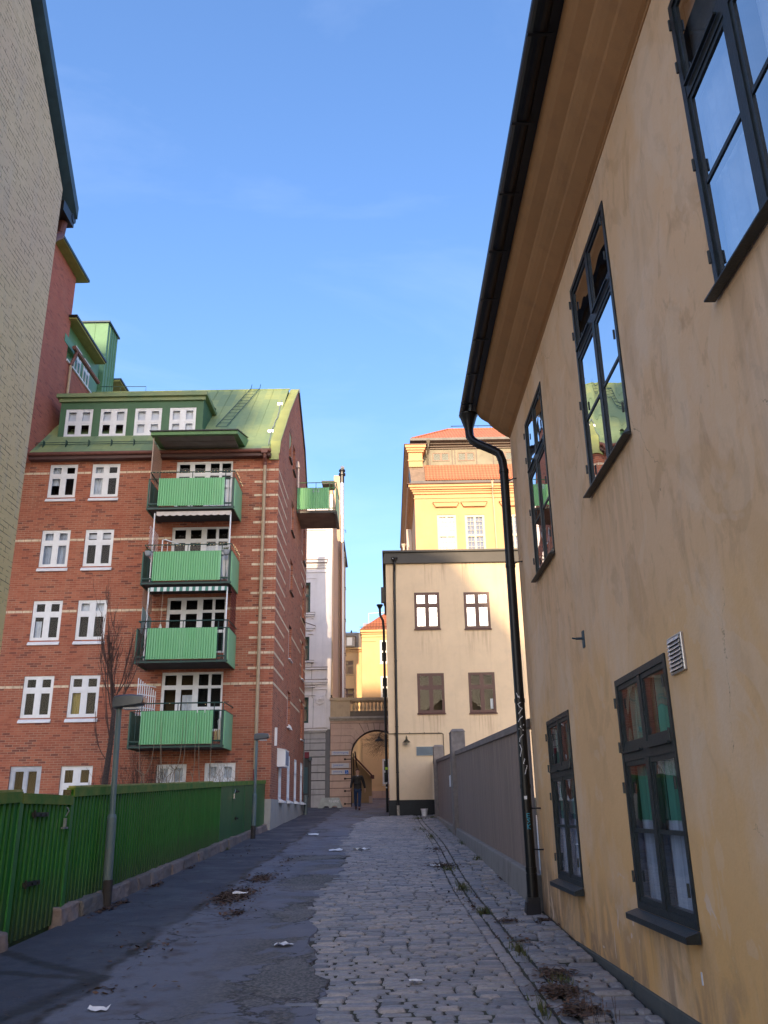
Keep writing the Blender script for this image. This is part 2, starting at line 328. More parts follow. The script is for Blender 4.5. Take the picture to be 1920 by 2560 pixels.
def asphalt():
    g = G('asphalt')
    n1 = g.noise(60.0, detail=6); n2 = g.noise(1.2, detail=6)
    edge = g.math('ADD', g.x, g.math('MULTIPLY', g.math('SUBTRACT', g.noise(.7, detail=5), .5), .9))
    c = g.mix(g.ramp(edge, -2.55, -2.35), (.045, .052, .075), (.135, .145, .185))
    c = g.mix(g.math('MULTIPLY', g.ramp(n2, .45, .7), .5), c, (.085, .09, .115))
    c = g.mix(g.math('MULTIPLY', g.ramp(g.noise(140.0, detail=2), .62, .75), .45), c, (.22, .21, .2))
    seam = g.math('ABSOLUTE', g.math('ADD', edge, 2.45))
    c = g.mix(g.math('MULTIPLY', g.ramp(seam, .10, .02), g.ramp(g.noise(2.0), .35, .55)), c, (.02, .016, .015))
    # brown leaf dust drifting in the dip
    d = g.math('ABSOLUTE', g.math('ADD', g.x, 2.0))
    c = g.mix(g.math('MULTIPLY', g.math('MULTIPLY', g.ramp(d, .8, .1), g.ramp(g.noise(3.0, detail=8), .5, .65)), .6), c, (.06, .038, .03))
    # wet streak patches near the gate
    v = g.N.new('ShaderNodeTexVoronoi'); v.feature = 'DISTANCE_TO_EDGE'; v.inputs['Scale'].default_value = .8
    mp = g.vec(g.math('ADD', g.x, g.math('MULTIPLY', g.noise(2.0, detail=6), .9)), g.math('ADD', g.y, g.math('MULTIPLY', g.noise(1.7, detail=6), .9)), 0)
    g.L.new(mp, v.inputs['Vector'])
    cr = g.math('MULTIPLY', g.math('LESS_THAN', v.outputs['Distance'], .010), g.ramp(g.noise(.55, detail=2), .50, .54))
    c = g.mix(g.math('MULTIPLY', cr, .85), c, (.012, .012, .014))
    # worn, broken patches close to the cobbles
    w = g.math('MULTIPLY', g.ramp(g.noise(.9, detail=5, dist=.5), .50, .53), g.ramp(g.x, -1.75, -1.25))
    c = g.mix(g.math('MULTIPLY', w, .75), c, g.mix(g.ramp(g.noise(28.0, detail=4), .4, .6), (.035, .038, .035), (.15, .135, .12)))
    nz = g.noise(5.0, detail=6)
    for (ax, ay, bx_, by_, wd) in ((-3.8, 9.2, -2.45, 8.0, .07), (-3.8, 8.5, -2.45, 7.9, .06), (-2.45, 7.95, -2.9, 6.3, .09)):
        L = math.hypot(bx_-ax, by_-ay); ux, uy = (bx_-ax)/L, (by_-ay)/L
        t = g.math('MAXIMUM', 0.0, g.math('MINIMUM', L, g.math('ADD', g.math('MULTIPLY', g.math('SUBTRACT', g.x, ax), ux), g.math('MULTIPLY', g.math('SUBTRACT', g.y, ay), uy))))
        dx = g.math('SUBTRACT', g.math('SUBTRACT', g.x, ax), g.math('MULTIPLY', t, ux)); dy = g.math('SUBTRACT', g.math('SUBTRACT', g.y, ay), g.math('MULTIPLY', t, uy))
        d_ = g.math('ADD', g.math('SQRT', g.math('ADD', g.math('MULTIPLY', dx, dx), g.math('MULTIPLY', dy, dy))), g.math('MULTIPLY', g.math('SUBTRACT', nz, .5), .22))
        c = g.mix(g.math('MULTIPLY', g.ramp(d_, wd*1.5, wd*.5), .85), c, (.018, .019, .024))
    for (ax, ay, rx, ry) in ((-.86, 7.9, .34, .85), (-1.15, 11.4, .25, .7), (-1.25, 14.6, .5, 1.0), (-1.5, 18.5, .6, .6), (-.9, 6.2, .2, .5)):
        dx = g.math('DIVIDE', g.math('SUBTRACT', g.x, ax), rx); dy = g.math('DIVIDE', g.math('SUBTRACT', g.y, ay), ry)
        d_ = g.math('ADD', g.math('SQRT', g.math('ADD', g.math('MULTIPLY', dx, dx), g.math('MULTIPLY', dy, dy))), g.math('MULTIPLY', g.math('SUBTRACT', nz, .5), 2.6))
        ins = g.ramp(d_, 1.0, .94); rim = g.math('MULTIPLY', g.ramp(d_, 1.08, 1.0), g.ramp(d_, .86, .96))
        c = g.mix(g.math('MULTIPLY', ins, .8), c, g.mix(g.ramp(g.noise(35.0, detail=4), .42, .6), (.055, .058, .055), (.19, .175, .16)))
        c = g.mix(g.math('MULTIPLY', rim, .85), c, (.018, .018, .02))
        w = g.math('MAXIMUM', w, ins)
    g.col(c)
    g.rough(g.math('SUBTRACT', .88, g.math('MULTIPLY', g.ramp(n2, .4, .6), .28)))
    g.bump(g.math('ADD', g.math('MULTIPLY', n1, .5), g.math('SUBTRACT', g.math('MULTIPLY', g.noise(4.0, detail=5), 1.6), g.math('MULTIPLY', w, g.noise(22.0, detail=3)))), .9, .016)
    return g.m
asphalt_m = asphalt()

def island(name, cols, rough=.7, nb=30.0, wet=0.15):
    g = G(name)
    r = g.geo.outputs['Random Per Island']
    cr = g.N.new('ShaderNodeValToRGB'); g.L.new(r, cr.inputs[0]); e = cr.color_ramp
    while len(e.elements) < len(cols): e.elements.new(.5)
    for i, c in enumerate(cols): e.elements[i].position = i/(len(cols)-1); e.elements[i].color = (*c, 1)
    c = g.mix(g.math('MULTIPLY', g.ramp(g.noise(nb), .4, .7), .4), cr.outputs[0], (.06, .058, .06))
    c = g.mix(g.math('MULTIPLY', g.ramp(g.noise(.8), .45, .7), .35), c, (.07, .065, .07))
    g.col(c); g.rough(rough); g.bump(g.noise(80.0), .5, .006)
    return g.m
cobble_m = island('cobblestones', [(.20, .215, .25), (.30, .285, .285), (.16, .18, .22), (.37, .33, .31), (.24, .245, .265), (.125, .14, .175)], .5)
joint_m = mat('dirt_joints', (.034, .032, .034), .95, .4, 8, col2=(.045, .052, .032))
stonecurb_m = island('rough_curb_stones', [(.22, .17, .15), (.15, .12, .11), (.26, .2, .18), (.12, .115, .115)], .9, 9.0)
leaf_m = island('dead_leaves', [(.10, .045, .025), (.06, .03, .02), (.15, .07, .03), (.045, .025, .02), (.13, .08, .04)], .9)
grass_m = island('weeds_green', [(.05, .09, .015), (.08, .11, .02), (.12, .10, .03), (.035, .06, .012)], .8)

def fence_grey():
    g = G('grey_brown_boards')
    st = g.noise(1.4, stretch=(1, 9, .35), detail=8, rough=.7)
    c = g.mix(g.ramp(st, .4, .7), (.245, .19, .165), (.17, .135, .12))
    top = g.ramp(g.math('SUBTRACT', g.z, g.math('MULTIPLY', g.y, .03)), -.1, .8)
    c = g.mix(g.math('MULTIPLY', g.math('MULTIPLY', top, g.ramp(g.noise(2.2, stretch=(1, 14, .2), detail=4), .5, .62)), .55), c, (.38, .29, .24))
    g.col(c); g.rough(.85); g.bump(g.noise(30.0, stretch=(1, 3, .3)), .3, .01)
    return g.m
fencegrey_m = fence_grey()

# ------------------------------------------------------------------ mesh helpers
OFF = {}
class MB:
    def __init__(s): s.v = []; s.f = []; s.mi = []; s.cur = 0
    def quad(s, *p):
        i = len(s.v); s.v += [tuple(q) for q in p]; s.f.append(tuple(range(i, i+len(p)))); s.mi.append(s.cur); return s
    def box(s, x0, x1, y0, y1, z0, z1):
        if x0 > x1: x0, x1 = x1, x0
        if y0 > y1: y0, y1 = y1, y0
        if z0 > z1: z0, z1 = z1, z0
        i = len(s.v)
        s.v += [(x0,y0,z0),(x1,y0,z0),(x1,y1,z0),(x0,y1,z0),(x0,y0,z1),(x1,y0,z1),(x1,y1,z1),(x0,y1,z1)]
        for f in ((3,2,1,0),(4,5,6,7),(0,1,5,4),(1,2,6,5),(2,3,7,6),(3,0,4,7)): s.f.append(tuple(i+k for k in f)); s.mi.append(s.cur)
        return s
    def hull8(s, p):      # eight corners in box order
        i = len(s.v); s.v += [tuple(q) for q in p]
        for f in ((3,2,1,0),(4,5,6,7),(0,1,5,4),(1,2,6,5),(2,3,7,6),(3,0,4,7)): s.f.append(tuple(i+k for k in f)); s.mi.append(s.cur)
        return s
    def prism(s, poly, fn, d0, d1):   # poly: 2D list, fn(a,b,d)->xyz, closed solid between d0 and d1
        n = len(poly); i = len(s.v)
        s.v += [tuple(fn(a, b, d0)) for a, b in poly] + [tuple(fn(a, b, d1)) for a, b in poly]
        tri = tessellate_polygon([[Vector((a, b, 0)) for a, b in poly]])
        for t in tri:
            s.f.append(tuple(i+k for k in t)); s.mi.append(s.cur)
            s.f.append(tuple(i+n+k for k in reversed(t))); s.mi.append(s.cur)
        for k in range(n):
            s.f.append((i+k, i+(k+1) % n, i+n+(k+1) % n, i+n+k)); s.mi.append(s.cur)
        return s
    def tube(s, pts, r, n=8, caps=True, r1=None):
        pts = [Vector(p) for p in pts]; rings = []; m = len(pts)
        prev = None
        for k, p in enumerate(pts):
            d = (pts[min(k+1, m-1)] - pts[max(k-1, 0)]); d = d.normalized() if d.length > 1e-9 else Vector((0,0,1))
            if prev is None:
                a = d.orthogonal().normalized()
            else:
                a = (prev - d*prev.dot(d)); a = a.normalized() if a.length > 1e-6 else d.orthogonal().normalized()
            prev = a; b = d.cross(a)
            rr = r if r1 is None else r + (r1-r)*k/max(1, m-1)
            if isinstance(r, (list, tuple)): rr = r[k]
            i = len(s.v); rings.append(i)
            for q in range(n):
                t = 2*math.pi*q/n; s.v.append(tuple(p + a*math.cos(t)*rr + b*math.sin(t)*rr))
        for k in range(m-1):
            for q in range(n):
                s.f.append((rings[k]+q, rings[k]+(q+1) % n, rings[k+1]+(q+1) % n, rings[k+1]+q)); s.mi.append(s.cur)
        if caps:
            s.f.append(tuple(rings[0]+q for q in reversed(range(n)))); s.mi.append(s.cur)
            s.f.append(tuple(rings[-1]+q for q in range(n))); s.mi.append(s.cur)
        return s
    def lathe(s, prof, c, n=12, axis='z'):   # prof [(r,h)]
        i0 = len(s.v)
        for r, h in prof:
            for q in range(n):
                t = 2*math.pi*q/n
                s.v.append((c[0]+r*math.cos(t), c[1]+r*math.sin(t), c[2]+h))
        for k in range(len(prof)-1):
            for q in range(n):
                a = i0+k*n; s.f.append((a+q, a+(q+1) % n, a+n+(q+1) % n, a+n+q)); s.mi.append(s.cur)
        s.f.append(tuple(i0+q for q in reversed(range(n)))); s.mi.append(s.cur)
        e = i0+(len(prof)-1)*n; s.f.append(tuple(e+q for q in range(n))); s.mi.append(s.cur)
        return s
    def build(s, name, mats, parent=None, smooth=False, bevel=0.0, kind=None):
        if not isinstance(mats, (list, tuple)): mats = [mats]
        off = OFF.get(parent.name, Vector((0,0,0))) if parent else Vector((0,0,0))
        me = bpy.data.meshes.new(name)
        me.from_pydata([(x-off.x, y-off.y, z-off.z) for x, y, z in s.v], [], s.f)
        for m in mats: me.materials.append(m)
        for p, k in zip(me.polygons, s.mi): p.material_index = k; p.use_smooth = smooth
        bm = bmesh.new(); bm.from_mesh(me); bmesh.ops.recalc_face_normals(bm, faces=bm.faces); bm.to_mesh(me); bm.free()
        o = bpy.data.objects.new(name, me); C.objects.link(o)
        if parent: o.parent = parent; OFF[o.name] = off
        else: OFF[o.name] = Vector((0,0,0))
        if bevel:
            b = o.modifiers.new('bevel', 'BEVEL'); b.width = bevel; b.segments = 2; b.limit_method = 'ANGLE'
        if kind: o['kind'] = kind
        return o
def thing(name, label, cat, loc=(0,0,0), group=None):
    o = bpy.data.objects.new(name, None); C.objects.link(o); o.location = loc; o.empty_display_size = .2
    o['label'] = label; o['category'] = cat
    if group: o['group'] = group
    OFF[o.name] = Vector(loc); return o
def tag(o, label, cat, group=None):
    o['label'] = label; o['category'] = cat
    if group: o['group'] = group
    return o
def recenter(o):     # give a top-level mesh an origin at its own base
    me = o.data; xs = [v.co for v in me.vertices]
    c = Vector(((min(v.x for v in xs)+max(v.x for v in xs))/2, (min(v.y for v in xs)+max(v.y for v in xs))/2, min(v.z for v in xs)))
    me.transform(Matrix.Translation(-c)); o.location = c; return o

# facing maps: (a along wall, d outwards, z)
def FY(yp): return lambda a, d, z: (a, yp-d, z)          # faces the camera (-Y)
def FXp(xp): return lambda a, d, z: (xp+d, a, z)         # faces +X
def FXn(xp): return lambda a, d, z: (xp-d, a, z)         # faces -X
def bx(m, F, a0, a1, d0, d1, z0, z1):
    p, q = F(a0, d0, z0), F(a1, d1, z1)
    return m.box(p[0], q[0], p[1], q[1], p[2], q[2])
def wallface(m, F, outline, holes, depth=.16):
    polys = [[Vector((a, z, 0)) for a, z in outline]]
    for h in holes: polys.append([Vector((a, z, 0)) for a, z in h])
    flat = [p for q in polys for p in q]
    i = len(m.v); m.v += [F(p.x, 0, p.y) for p in flat]
    for t in tessellate_polygon(polys): m.f.append(tuple(i+k for k in t)); m.mi.append(m.cur)
    for h in holes:
        n = len(h)
        for k in range(n):
            (a, z), (b, w) = h[k], h[(k+1) % n]
            m.quad(F(a, 0, z), F(b, 0, w), F(b, -depth, w), F(a, -depth, z))
def rect(a0, a1, z0, z1): return [(a0, z0), (a1, z0), (a1, z1), (a0, z1)]

def window(parent, F, a0, a1, z0, z1, mats=(None, None), rec=.10, fr=.06, mul=.10, cas=.04, rows=(.36,), trans=.08, cols=2,
           bars=(), sill=.06, sillm=None, silldrop=.05, curtain=None, room=None, cd=.07, glassm=None, barw=.02, label=None, sth=.03, ft=.06, name='window'):
    """frame mesh + pane, sill, curtain, room sub-parts. rec = how far the frame front sits behind the wall face"""
    fm = mats[0] or white_p
    m = MB(); d1 = -rec; d0 = d1-ft
    bx(m, F, a0, a1, d0, d1, z1-fr, z1); bx(m, F, a0, a1, d0, d1, z0, z0+fr)
    bx(m, F, a0, a0+fr, d0, d1, z0+fr, z1-fr); bx(m, F, a1-fr, a1, d0, d1, z0+fr, z1-fr)
    ia0, ia1, iz0, iz1 = a0+fr, a1-fr, z0+fr, z1-fr
    zs = [iz1] ; H = iz1-iz0
    for r_ in rows: zs.append(iz1-H*r_)
    zs.append(iz0)
    # transoms
    for zt in zs[1:-1]: bx(m, F, ia0, ia1, d0+.004, d1-.004, zt-trans/2, zt+trans/2)
    W_ = (ia1-ia0-(cols-1)*mul)/cols
    rowsz = []
    for k in range(len(zs)-1):
        t = zs[k]-(trans/2 if k > 0 else 0); b = zs[k+1]+(trans/2 if k < len(zs)-2 else 0); rowsz.append((b, t))
    cells = []
    for c in range(cols):
        x0 = ia0+c*(W_+mul); x1 = x0+W_
        if c: 
            for (b, t) in rowsz: bx(m, F, x0-mul, x0, d0+.004, d1-.004, b, t)
        for ri, (b, t) in enumerate(rowsz):
            bx(m, F, x0, x1, d0+.01, d1-.012, t-cas, t); bx(m, F, x0, x1, d0+.01, d1-.012, b, b+cas)
            bx(m, F, x0, x0+cas, d0+.01, d1-.012, b+cas, t-cas); bx(m, F, x1-cas, x1, d0+.01, d1-.012, b+cas, t-cas)
            cells.append((x0+cas, x1-cas, b+cas, t-cas))
            for (row, nh, nv) in bars:
                if row == ri:
                    for q in range(1, nh+1):
                        zz = b+cas+(t-b-2*cas)*q/(nh+1); bx(m, F, x0+cas, x1-cas, d0+.012, d1-.014, zz-barw/2, zz+barw/2)
                    for q in range(1, nv+1):
                        aa = x0+cas+(W_-2*cas)*q/(nv+1); bx(m, F, aa-barw/2, aa+barw/2, d0+.012, d1-.0145, b+cas, t-cas)
    w = m.build(name, fm, parent)
    if label: w['label'] = label
    p = MB()
    for (x0, x1, b, t) in cells:
        dd = d1-.022
        p.quad(F(x0, dd, b), F(x1, dd, b), F(x1, dd, t), F(x0, dd, t))
    p.build('pane', glassm or glass_m, w)
    if sill:
        s_ = MB()
        q = [F(a0-.03, -rec-.0, z0-.002), F(a1+.03, -rec-.0, z0-.002), F(a1+.03, sill, z0-silldrop), F(a0-.03, sill, z0-silldrop)]
        q2 = [F(a0-.03, -rec, z0-silldrop-sth), F(a1+.03, -rec, z0-silldrop-sth), F(a1+.03, sill, z0-silldrop-sth), F(a0-.03, sill, z0-silldrop-sth)]
        s_.hull8([q2[3], q2[2], q2[1], q2[0], q[3], q[2], q[1], q[0]])
        s_.build('sill', sillm or fm, w)
    # room behind
    rm = MB(); D = d0-.55
    e = .02
    A0, A1, Z0, Z1 = a0+e, a1-e, z0+e, z1-e
    rm.quad(F(A0, D, Z0), F(A1, D, Z0), F(A1, D, Z1), F(A0, D, Z1))
    rm.quad(F(A0, d0, Z0), F(A0, D, Z0), F(A0, D, Z1), F(A0, d0, Z1)); rm.quad(F(A1, d0, Z0), F(A1, D, Z0), F(A1, D, Z1), F(A1, d0, Z1))
    rm.quad(F(A0, d0, Z0), F(A1, d0, Z0), F(A1, D, Z0), F(A0, D, Z0)); rm.quad(F(A0, d0, Z1), F(A1, d0, Z1), F(A1, D, Z1), F(A0, D, Z1))
    rm.build('room_interior', room or dark_in, w)
    if curtain:
        for (cm, u0, u1, v0, v1, amp) in curtain:
            k = MB(); n = 28; aa0 = a0+(a1-a0)*u0; aa1 = a0+(a1-a0)*u1
            zz0 = z0+(z1-z0)*v0; zz1 = z0+(z1-z0)*v1; dd = d0-cd
            ph = random.random()*6
            for q in range(n):
                s0, s1 = q/n, (q+1)/n
                f = lambda s_: dd + amp*math.sin(ph+s_*(aa1-aa0)*55+math.sin(s_*9+ph)*1.2)
                k.quad(F(aa0+(aa1-aa0)*s0, f(s0), zz0), F(aa0+(aa1-aa0)*s1, f(s1), zz0), F(aa0+(aa1-aa0)*s1, f(s1), zz1), F(aa0+(aa1-aa0)*s0, f(s0), zz1))
            k.build('curtain', cm, w, smooth=True)
    return w

def corrug(m, F, a0, a1, z0, z1, pitch=.08, dep=.02, d=0.0, zf=None, sharp=.18, thick=.004):
    """trapezoid sheet; zf(a)->(z0,z1) optional"""
    n = int((a1-a0)/pitch); pts = []
    for k in range(n):
        b = a0+k*pitch
        pts += [(b, d+dep), (b+pitch*.46, d+dep), (b+pitch*.56, d), (b+pitch*.90, d)]
    pts.append((a0+n*pitch, d+dep)); 
    if a0+n*pitch < a1-1e-4: pts.append((a1, d+dep))
    for (p, q) in zip(pts[:-1], pts[1:]):
        za = zf(p[0]) if zf else (z0, z1); zb = zf(q[0]) if zf else (z0, z1)
        m.quad(F(p[0], p[1], za[0]), F(q[0], q[1], zb[0]), F(q[0], q[1], zb[1]), F(p[0], p[1], za[1]))

def ground(y): return -1.62 + .0413*y
# ------------------------------------------------------------------ ground
def g2(y): return ground(y) if y < 64 else ground(64)
m = MB()
ys = [-60, -10] + list(range(0, 64, 4)) + [64, 600]; xs_ = [-600, -60, -20, -8, 0, 8, 20, 60, 600]
for i in range(len(ys)-1):
    for j in range(len(xs_)-1):
        m.quad(*[(x, y, g2(y)-.06) for x, y in ((xs_[j], ys[i]), (xs_[j+1], ys[i]), (xs_[j+1], ys[i+1]), (xs_[j], ys[i+1]))])
m.build('ground', mat('pale_bounce_ground', (.40, .36, .30), .95, .25, 2), kind='structure')  # hidden sheet, made pale to bounce extra fill light into the lane
def edge_x(y):          # wandering border between the asphalt and the cobbles
    pts = [(0, -.52), (6.6, -.52), (7.6, -.56), (9, -.80), (10.2, -.88), (11.7, -1.02), (14.6, -.80), (19.8, -.9), (25.6, -1.2), (31, -1.0), (35.6, -.72), (60, -.7)]
    for (a, b), (c, d) in zip(pts[:-1], pts[1:]):
        if a <= y <= c: x = b+(d-b)*(y-a)/(c-a); break
    return x + .05*math.sin(y*5.1)+.035*math.sin(y*13.7+1)+.03*math.sin(y*29.0)
m = MB()
def rough_z(x, y): return .008*math.sin(x*2.1+y*.9)+.006*math.sin(y*2.3-x*3.1)
Y = 1.0
while Y < 36.0:
    st = .22
    e0, e1 = edge_x(Y), edge_x(Y+st)
    L0 = -3.82
    k = 10
    for j in range(k):
        pts = []
        for (yy, ee) in ((Y, e0), (Y+st, e1)):
            pts.append([(L0+(ee-L0)*t/k, yy) for t in (j, j+1)])
        (a, b), (c, d) = pts
        m.quad(*[(p[0], p[1], ground(p[1])+.012+rough_z(*p)) for p in (a, b, d, c)])
    m.quad((e0, Y, ground(Y)+.012+rough_z(e0, Y)), (e1, Y+st, ground(Y+st)+.012+rough_z(e1, Y+st)), (e1+.02, Y+st, ground(Y+st)-.03), (e0+.02, Y, ground(Y)-.03))
    Y += st
yA = Y
for yy in range(0, 14):
    y0 = yA+yy*2; y1 = y0+2
    for (xa, xb) in ((-14, -7), (-7, -3.8), (-3.8, -1), (-1, 2), (2, 8)):
        m.quad((xa, y0, ground(y0)+.012), (xb, y0, ground(y0)+.012), (xb, y1, ground(y1)+.012), (xa, y1, ground(y1)+.012))
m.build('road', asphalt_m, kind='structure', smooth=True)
# cobbles: each stone a bevelled block in the dirt bed
m = MB()
for i in range(0, 36):
    m.quad(*[(x, y, ground(y)-.012) for x, y in ((-2.2, i), (2.4, i), (2.4, i+1), (-2.2, i+1))])
m.build('dirt_bed', joint_m, kind='structure')
rng = random.Random(11)
m = MB()
def stone(cx_, cy_, lx, ly, h=0.0, rot=0.0):
    b = min(.020, lx*.16, ly*.20)
    z = ground(cy_)+.008+h+rng.uniform(-.006, .007); tx, ty = rng.uniform(-.035, .035), rng.uniform(-.035, .035)
    ca, sa = math.cos(rot), math.sin(rot)
    def P_(x, y, zz):
        return (cx_+x*ca-y*sa, cy_+x*sa+y*ca, z+zz+tx*x+ty*y+.0413*(y))
    hx, hy = lx/2, ly/2
    jx = [rng.uniform(-.012, .012) for _ in range(8)]
    ring = [(-hx+b*.9, -hy), (hx-b*.9, -hy), (hx, -hy+b*.8), (hx, hy-b*.8), (hx-b*.9, hy), (-hx+b*.9, hy), (-hx, hy-b*.8), (-hx, -hy+b*.8)]
    ring = [(x+jx[i]*.7, y+jx[(i+3) % 8]*.7) for i, (x, y) in enumerate(ring)]
    i0 = len(m.v)
    for zz, sc in ((-.045, 1.0), (-.014, 1.0), (0.0, .0)):
        for (x, y) in ring:
            if sc: m.v.append(P_(x, y, zz))
            else:
                m.v.append(P_(x*(1-b/hx*.75), y*(1-b/hy*.75), zz))
    for r_ in range(2):
        for q in range(8):
            a = i0+r_*8; m.f.append((a+q, a+(q+1) % 8, a+8+(q+1) % 8, a+8+q)); m.mi.append(0)
    cidx = len(m.v); m.v.append(P_(0, 0, .005))
    for q in range(8): m.f.append((i0+16+q, i0+16+(q+1) % 8, cidx)); m.mi.append(0)
def line1(y): return 1.03+.05*math.sin(y*.35)
y = 4.2
while y < 35.9:
    ly = rng.uniform(.092, .118); x = edge_x(y)-rng.uniform(-.05, .22); lim = line1(y)-.062
    x0 = x
    while x < lim-.06:
        lx = rng.uniform(.15, .30)
        if x+lx > lim-.11: lx = max(.08, lim-x)
        if not (x < x0+.2 and rng.random() < .05): stone(x+lx/2, y+ly/2+.03*math.sin(x*1.7+.5), lx-.012, ly-.010, .010*math.sin(x*1.3+y*.7), .045*math.cos(x*1.7+.5))
        x += lx
    y += ly
# two rows of stones laid lengthwise: the gutter
for xo, w in ((0.0, .135), (.14, .135)):
    y = 4.2
    while y < 35.9:
        ly = rng.uniform(.16, .30); stone(line1(y)+xo, y+ly/2, w-.012, ly-.012, -.010); y += ly
# stones across beside the wall
y = 4.2
while y < 35.9:
    ly = rng.uniform(.11, .15); x = line1(y)+.215; lim = 1.80 if y < 11.3 else 1.78
    while x < lim-.05:
        lx = rng.uniform(.15, .27)
        if x+lx > lim-.10: lx = lim-x
        if rng.random() > .04: stone(x+lx/2, y+ly/2, lx-.014, ly-.012, rng.uniform(-.008, .012)+(x-1.3)*.05, rng.uniform(-.05, .05))
        x += lx
    y += ly
m.build('cobblestone_paving', cobble_m, kind='structure')
# far small stones round the foot of the beige house merge into the road

# ------------------------------------------------------------------ ochre house on the right
hz = thing('ochre_house', 'ochre plastered house with dark windows and black eaves gutter, right side of the lane', 'house', (1.85, 5.5, -1.4))
F = FXn(1.85)
up_w = [(8.84, 10.02, 2.64, 4.71), (5.77, 7.07, 2.64, 4.74), (2.70, 3.99, 2.64, 4.74), (-.3, .98, 2.64, 4.74)]
lo_w = [(8.86, 10.12, -.71, .96), (5.64, 6.95, -.70, .97), (2.5, 3.8, -.70, .97)]
m = MB()
out = [(-2.5, -1.9), (11.3, -1.9), (11.3, 5.12), (-2.5, 5.12)]
wallface(m, F, out, [rect(*w) for w in up_w+lo_w], .25)
m.quad((1.85, 11.3, -1.9), (6.5, 11.3, -1.9), (6.5, 11.3, 5.4), (1.85, 11.3, 5.4))
m.quad((1.85, 11.3, 5.4), (6.5, 11.3, 5.4), (5.0, 11.3, 8.0))
m.quad((1.85, -2.5, -1.9), (6.5, -2.5, -1.9), (6.5, -2.5, 5.4), (1.85, -2.5, 5.4))
m.quad((6.5, -2.5, -1.9), (6.5, 11.3, -1.9), (6.5, 11.3, 5.4), (6.5, -2.5, 5.4))
m.build('wall', ochre_m, hz)
def ypris(m, poly, y0, y1): m.prism(poly, lambda a, b, d: (a, d, b), y0, y1)
m = MB()
prof = [(1.86, 5.10), (1.840, 5.104), (1.834, 5.115), (1.80, 5.130), (1.745, 5.168), (1.69, 5.21), (1.675, 5.228), (1.63, 5.262), (1.59, 5.30), (1.56, 5.335), (1.548, 5.355),
        (1.50, 5.385), (1.45, 5.42), (1.42, 5.455), (1.40, 5.49), (1.385, 5.53), (1.38, 5.57), (1.86, 5.60)]
ypris(m, prof, -2.5, 11.3)
m.build('cornice', stained('ochre_cornice', (.44, .23, .10), (.32, .165, .08), (.24, .13, .07), .5), hz)
m = MB()     # found stone strip
for (y0, y1) in ((-2.5, 5.4), (5.42, 7.3), (7.32, 9.4)):
    z0, z1, zt0, zt1 = ground(y0)-.2, ground(y1)-.2, -1.235, -1.235-.0*y1
    m.hull8([(1.825, y0, z0), (1.90, y0, z0), (1.90, y1, z1), (1.825, y1, z1), (1.825, y0, -1.22), (1.90, y0, -1.22), (1.90, y1, -1.235), (1.825, y1, -1.235)])
m.build('foundation', found_m, hz, bevel=.006)
m = MB()
for pl in ([(1.16, 5.66), (5.0, 8.15), (5.0, 8.05), (1.20, 5.58)], [(5.0, 8.15), (7.2, 6.2), (7.2, 6.1), (5.0, 8.05)]): ypris(m, pl, -2.6, 11.42)
m.box(1.20, 1.40, -2.6, 11.40, 5.565, 5.60)
m.build('roof', black_m, hz)
m = MB()
n = 10; pts = []
for k in range(n+1):
    t = math.pi*k/n; pts.append((1.235-.085*math.cos(t), 5.615-.085*math.sin(t)))
inner = [(1.235+.070*math.cos(math.pi*k/n), 5.615-.070*math.sin(math.pi*k/n)) for k in range(n+1)]
ypris(m, pts+inner, -2.6, 11.5)
m.box(1.155, 1.32, 11.495, 11.505, 5.54, 5.615)
for k in range(16): m.box(1.145, 1.34, -2.2+k*.88, -2.2+k*.88+.025, 5.52, 5.53)
m.build('gutter', black_m, hz)
dp = MB()
dp.lathe([(.06, -.26), (.068, -.20), (.10, -.10), (.125, -.02), (.14, 0), (.14, .02), (.12, .02)], (1.27, 11.36, 5.50), 16)
path = [(1.27, 11.36, 5.27), (1.275, 11.35, 5.16), (1.31, 11.32, 5.08), (1.39, 11.27, 5.0), (1.58, 11.17, 4.86), (1.655, 11.13, 4.79), (1.69, 11.11, 4.66), (1.70, 11.1, 4.5)]
dp.tube(path, .062, 14)
dp.tube([(1.70, 11.1, 4.5), (1.70, 11.1, -.72)], .062, 16)
for z in (4.48, 3.1, 1.3, .25, -.70): dp.tube([(1.70, 11.1, z), (1.70, 11.1, z+.05)], .069, 16)
dp.tube([(1.70, 11.1, -.72), (1.70, 11.1, -1.05)], .068, 16)
dp.hull8([(1.62, 10.96, -1.22), (1.76, 10.96, -1.22), (1.76, 11.16, -1.22), (1.62, 11.16, -1.22), (1.63, 11.03, -.98), (1.77, 11.03, -.98), (1.77, 11.17, -.98), (1.63, 11.17, -.98)])
dp.hull8([(1.57, 10.9, -1.24), (1.74, 10.9, -1.24), (1.76, 11.16, -1.22), (1.58, 11.16, -1.22), (1.61, 11.02, -1.03), (1.77, 11.02, -1.03), (1.77, 11.17, -1.03), (1.61, 11.17, -1.03)])
dpo = dp.build('downpipe', black_m, hz, smooth=True)
es = dpo.modifiers.new('es', 'EDGE_SPLIT'); es.split_angle = R(40)
for z in (4.35, 3.15, .02, -.45):
    m = MB(); m.tube([(1.74, 11.1, z), (1.80, 11.0, z), (1.87, 10.98, z)], .009, 6); m.build('pipe_bracket', black_m, dpo)
def scribble(m, pts, w, F, d=.004):
    for (a, b), (c, e) in zip(pts[:-1], pts[1:]):
        L = math.hypot(c-a, e-b) or 1e-6; nx, nz = -(e-b)/L*w/2, (c-a)/L*w/2
        m.quad(F(a-nx, d, b-nz), F(a+nx, d, b+nz), F(c+nx, d, e+nz), F(c-nx, d, e-nz))
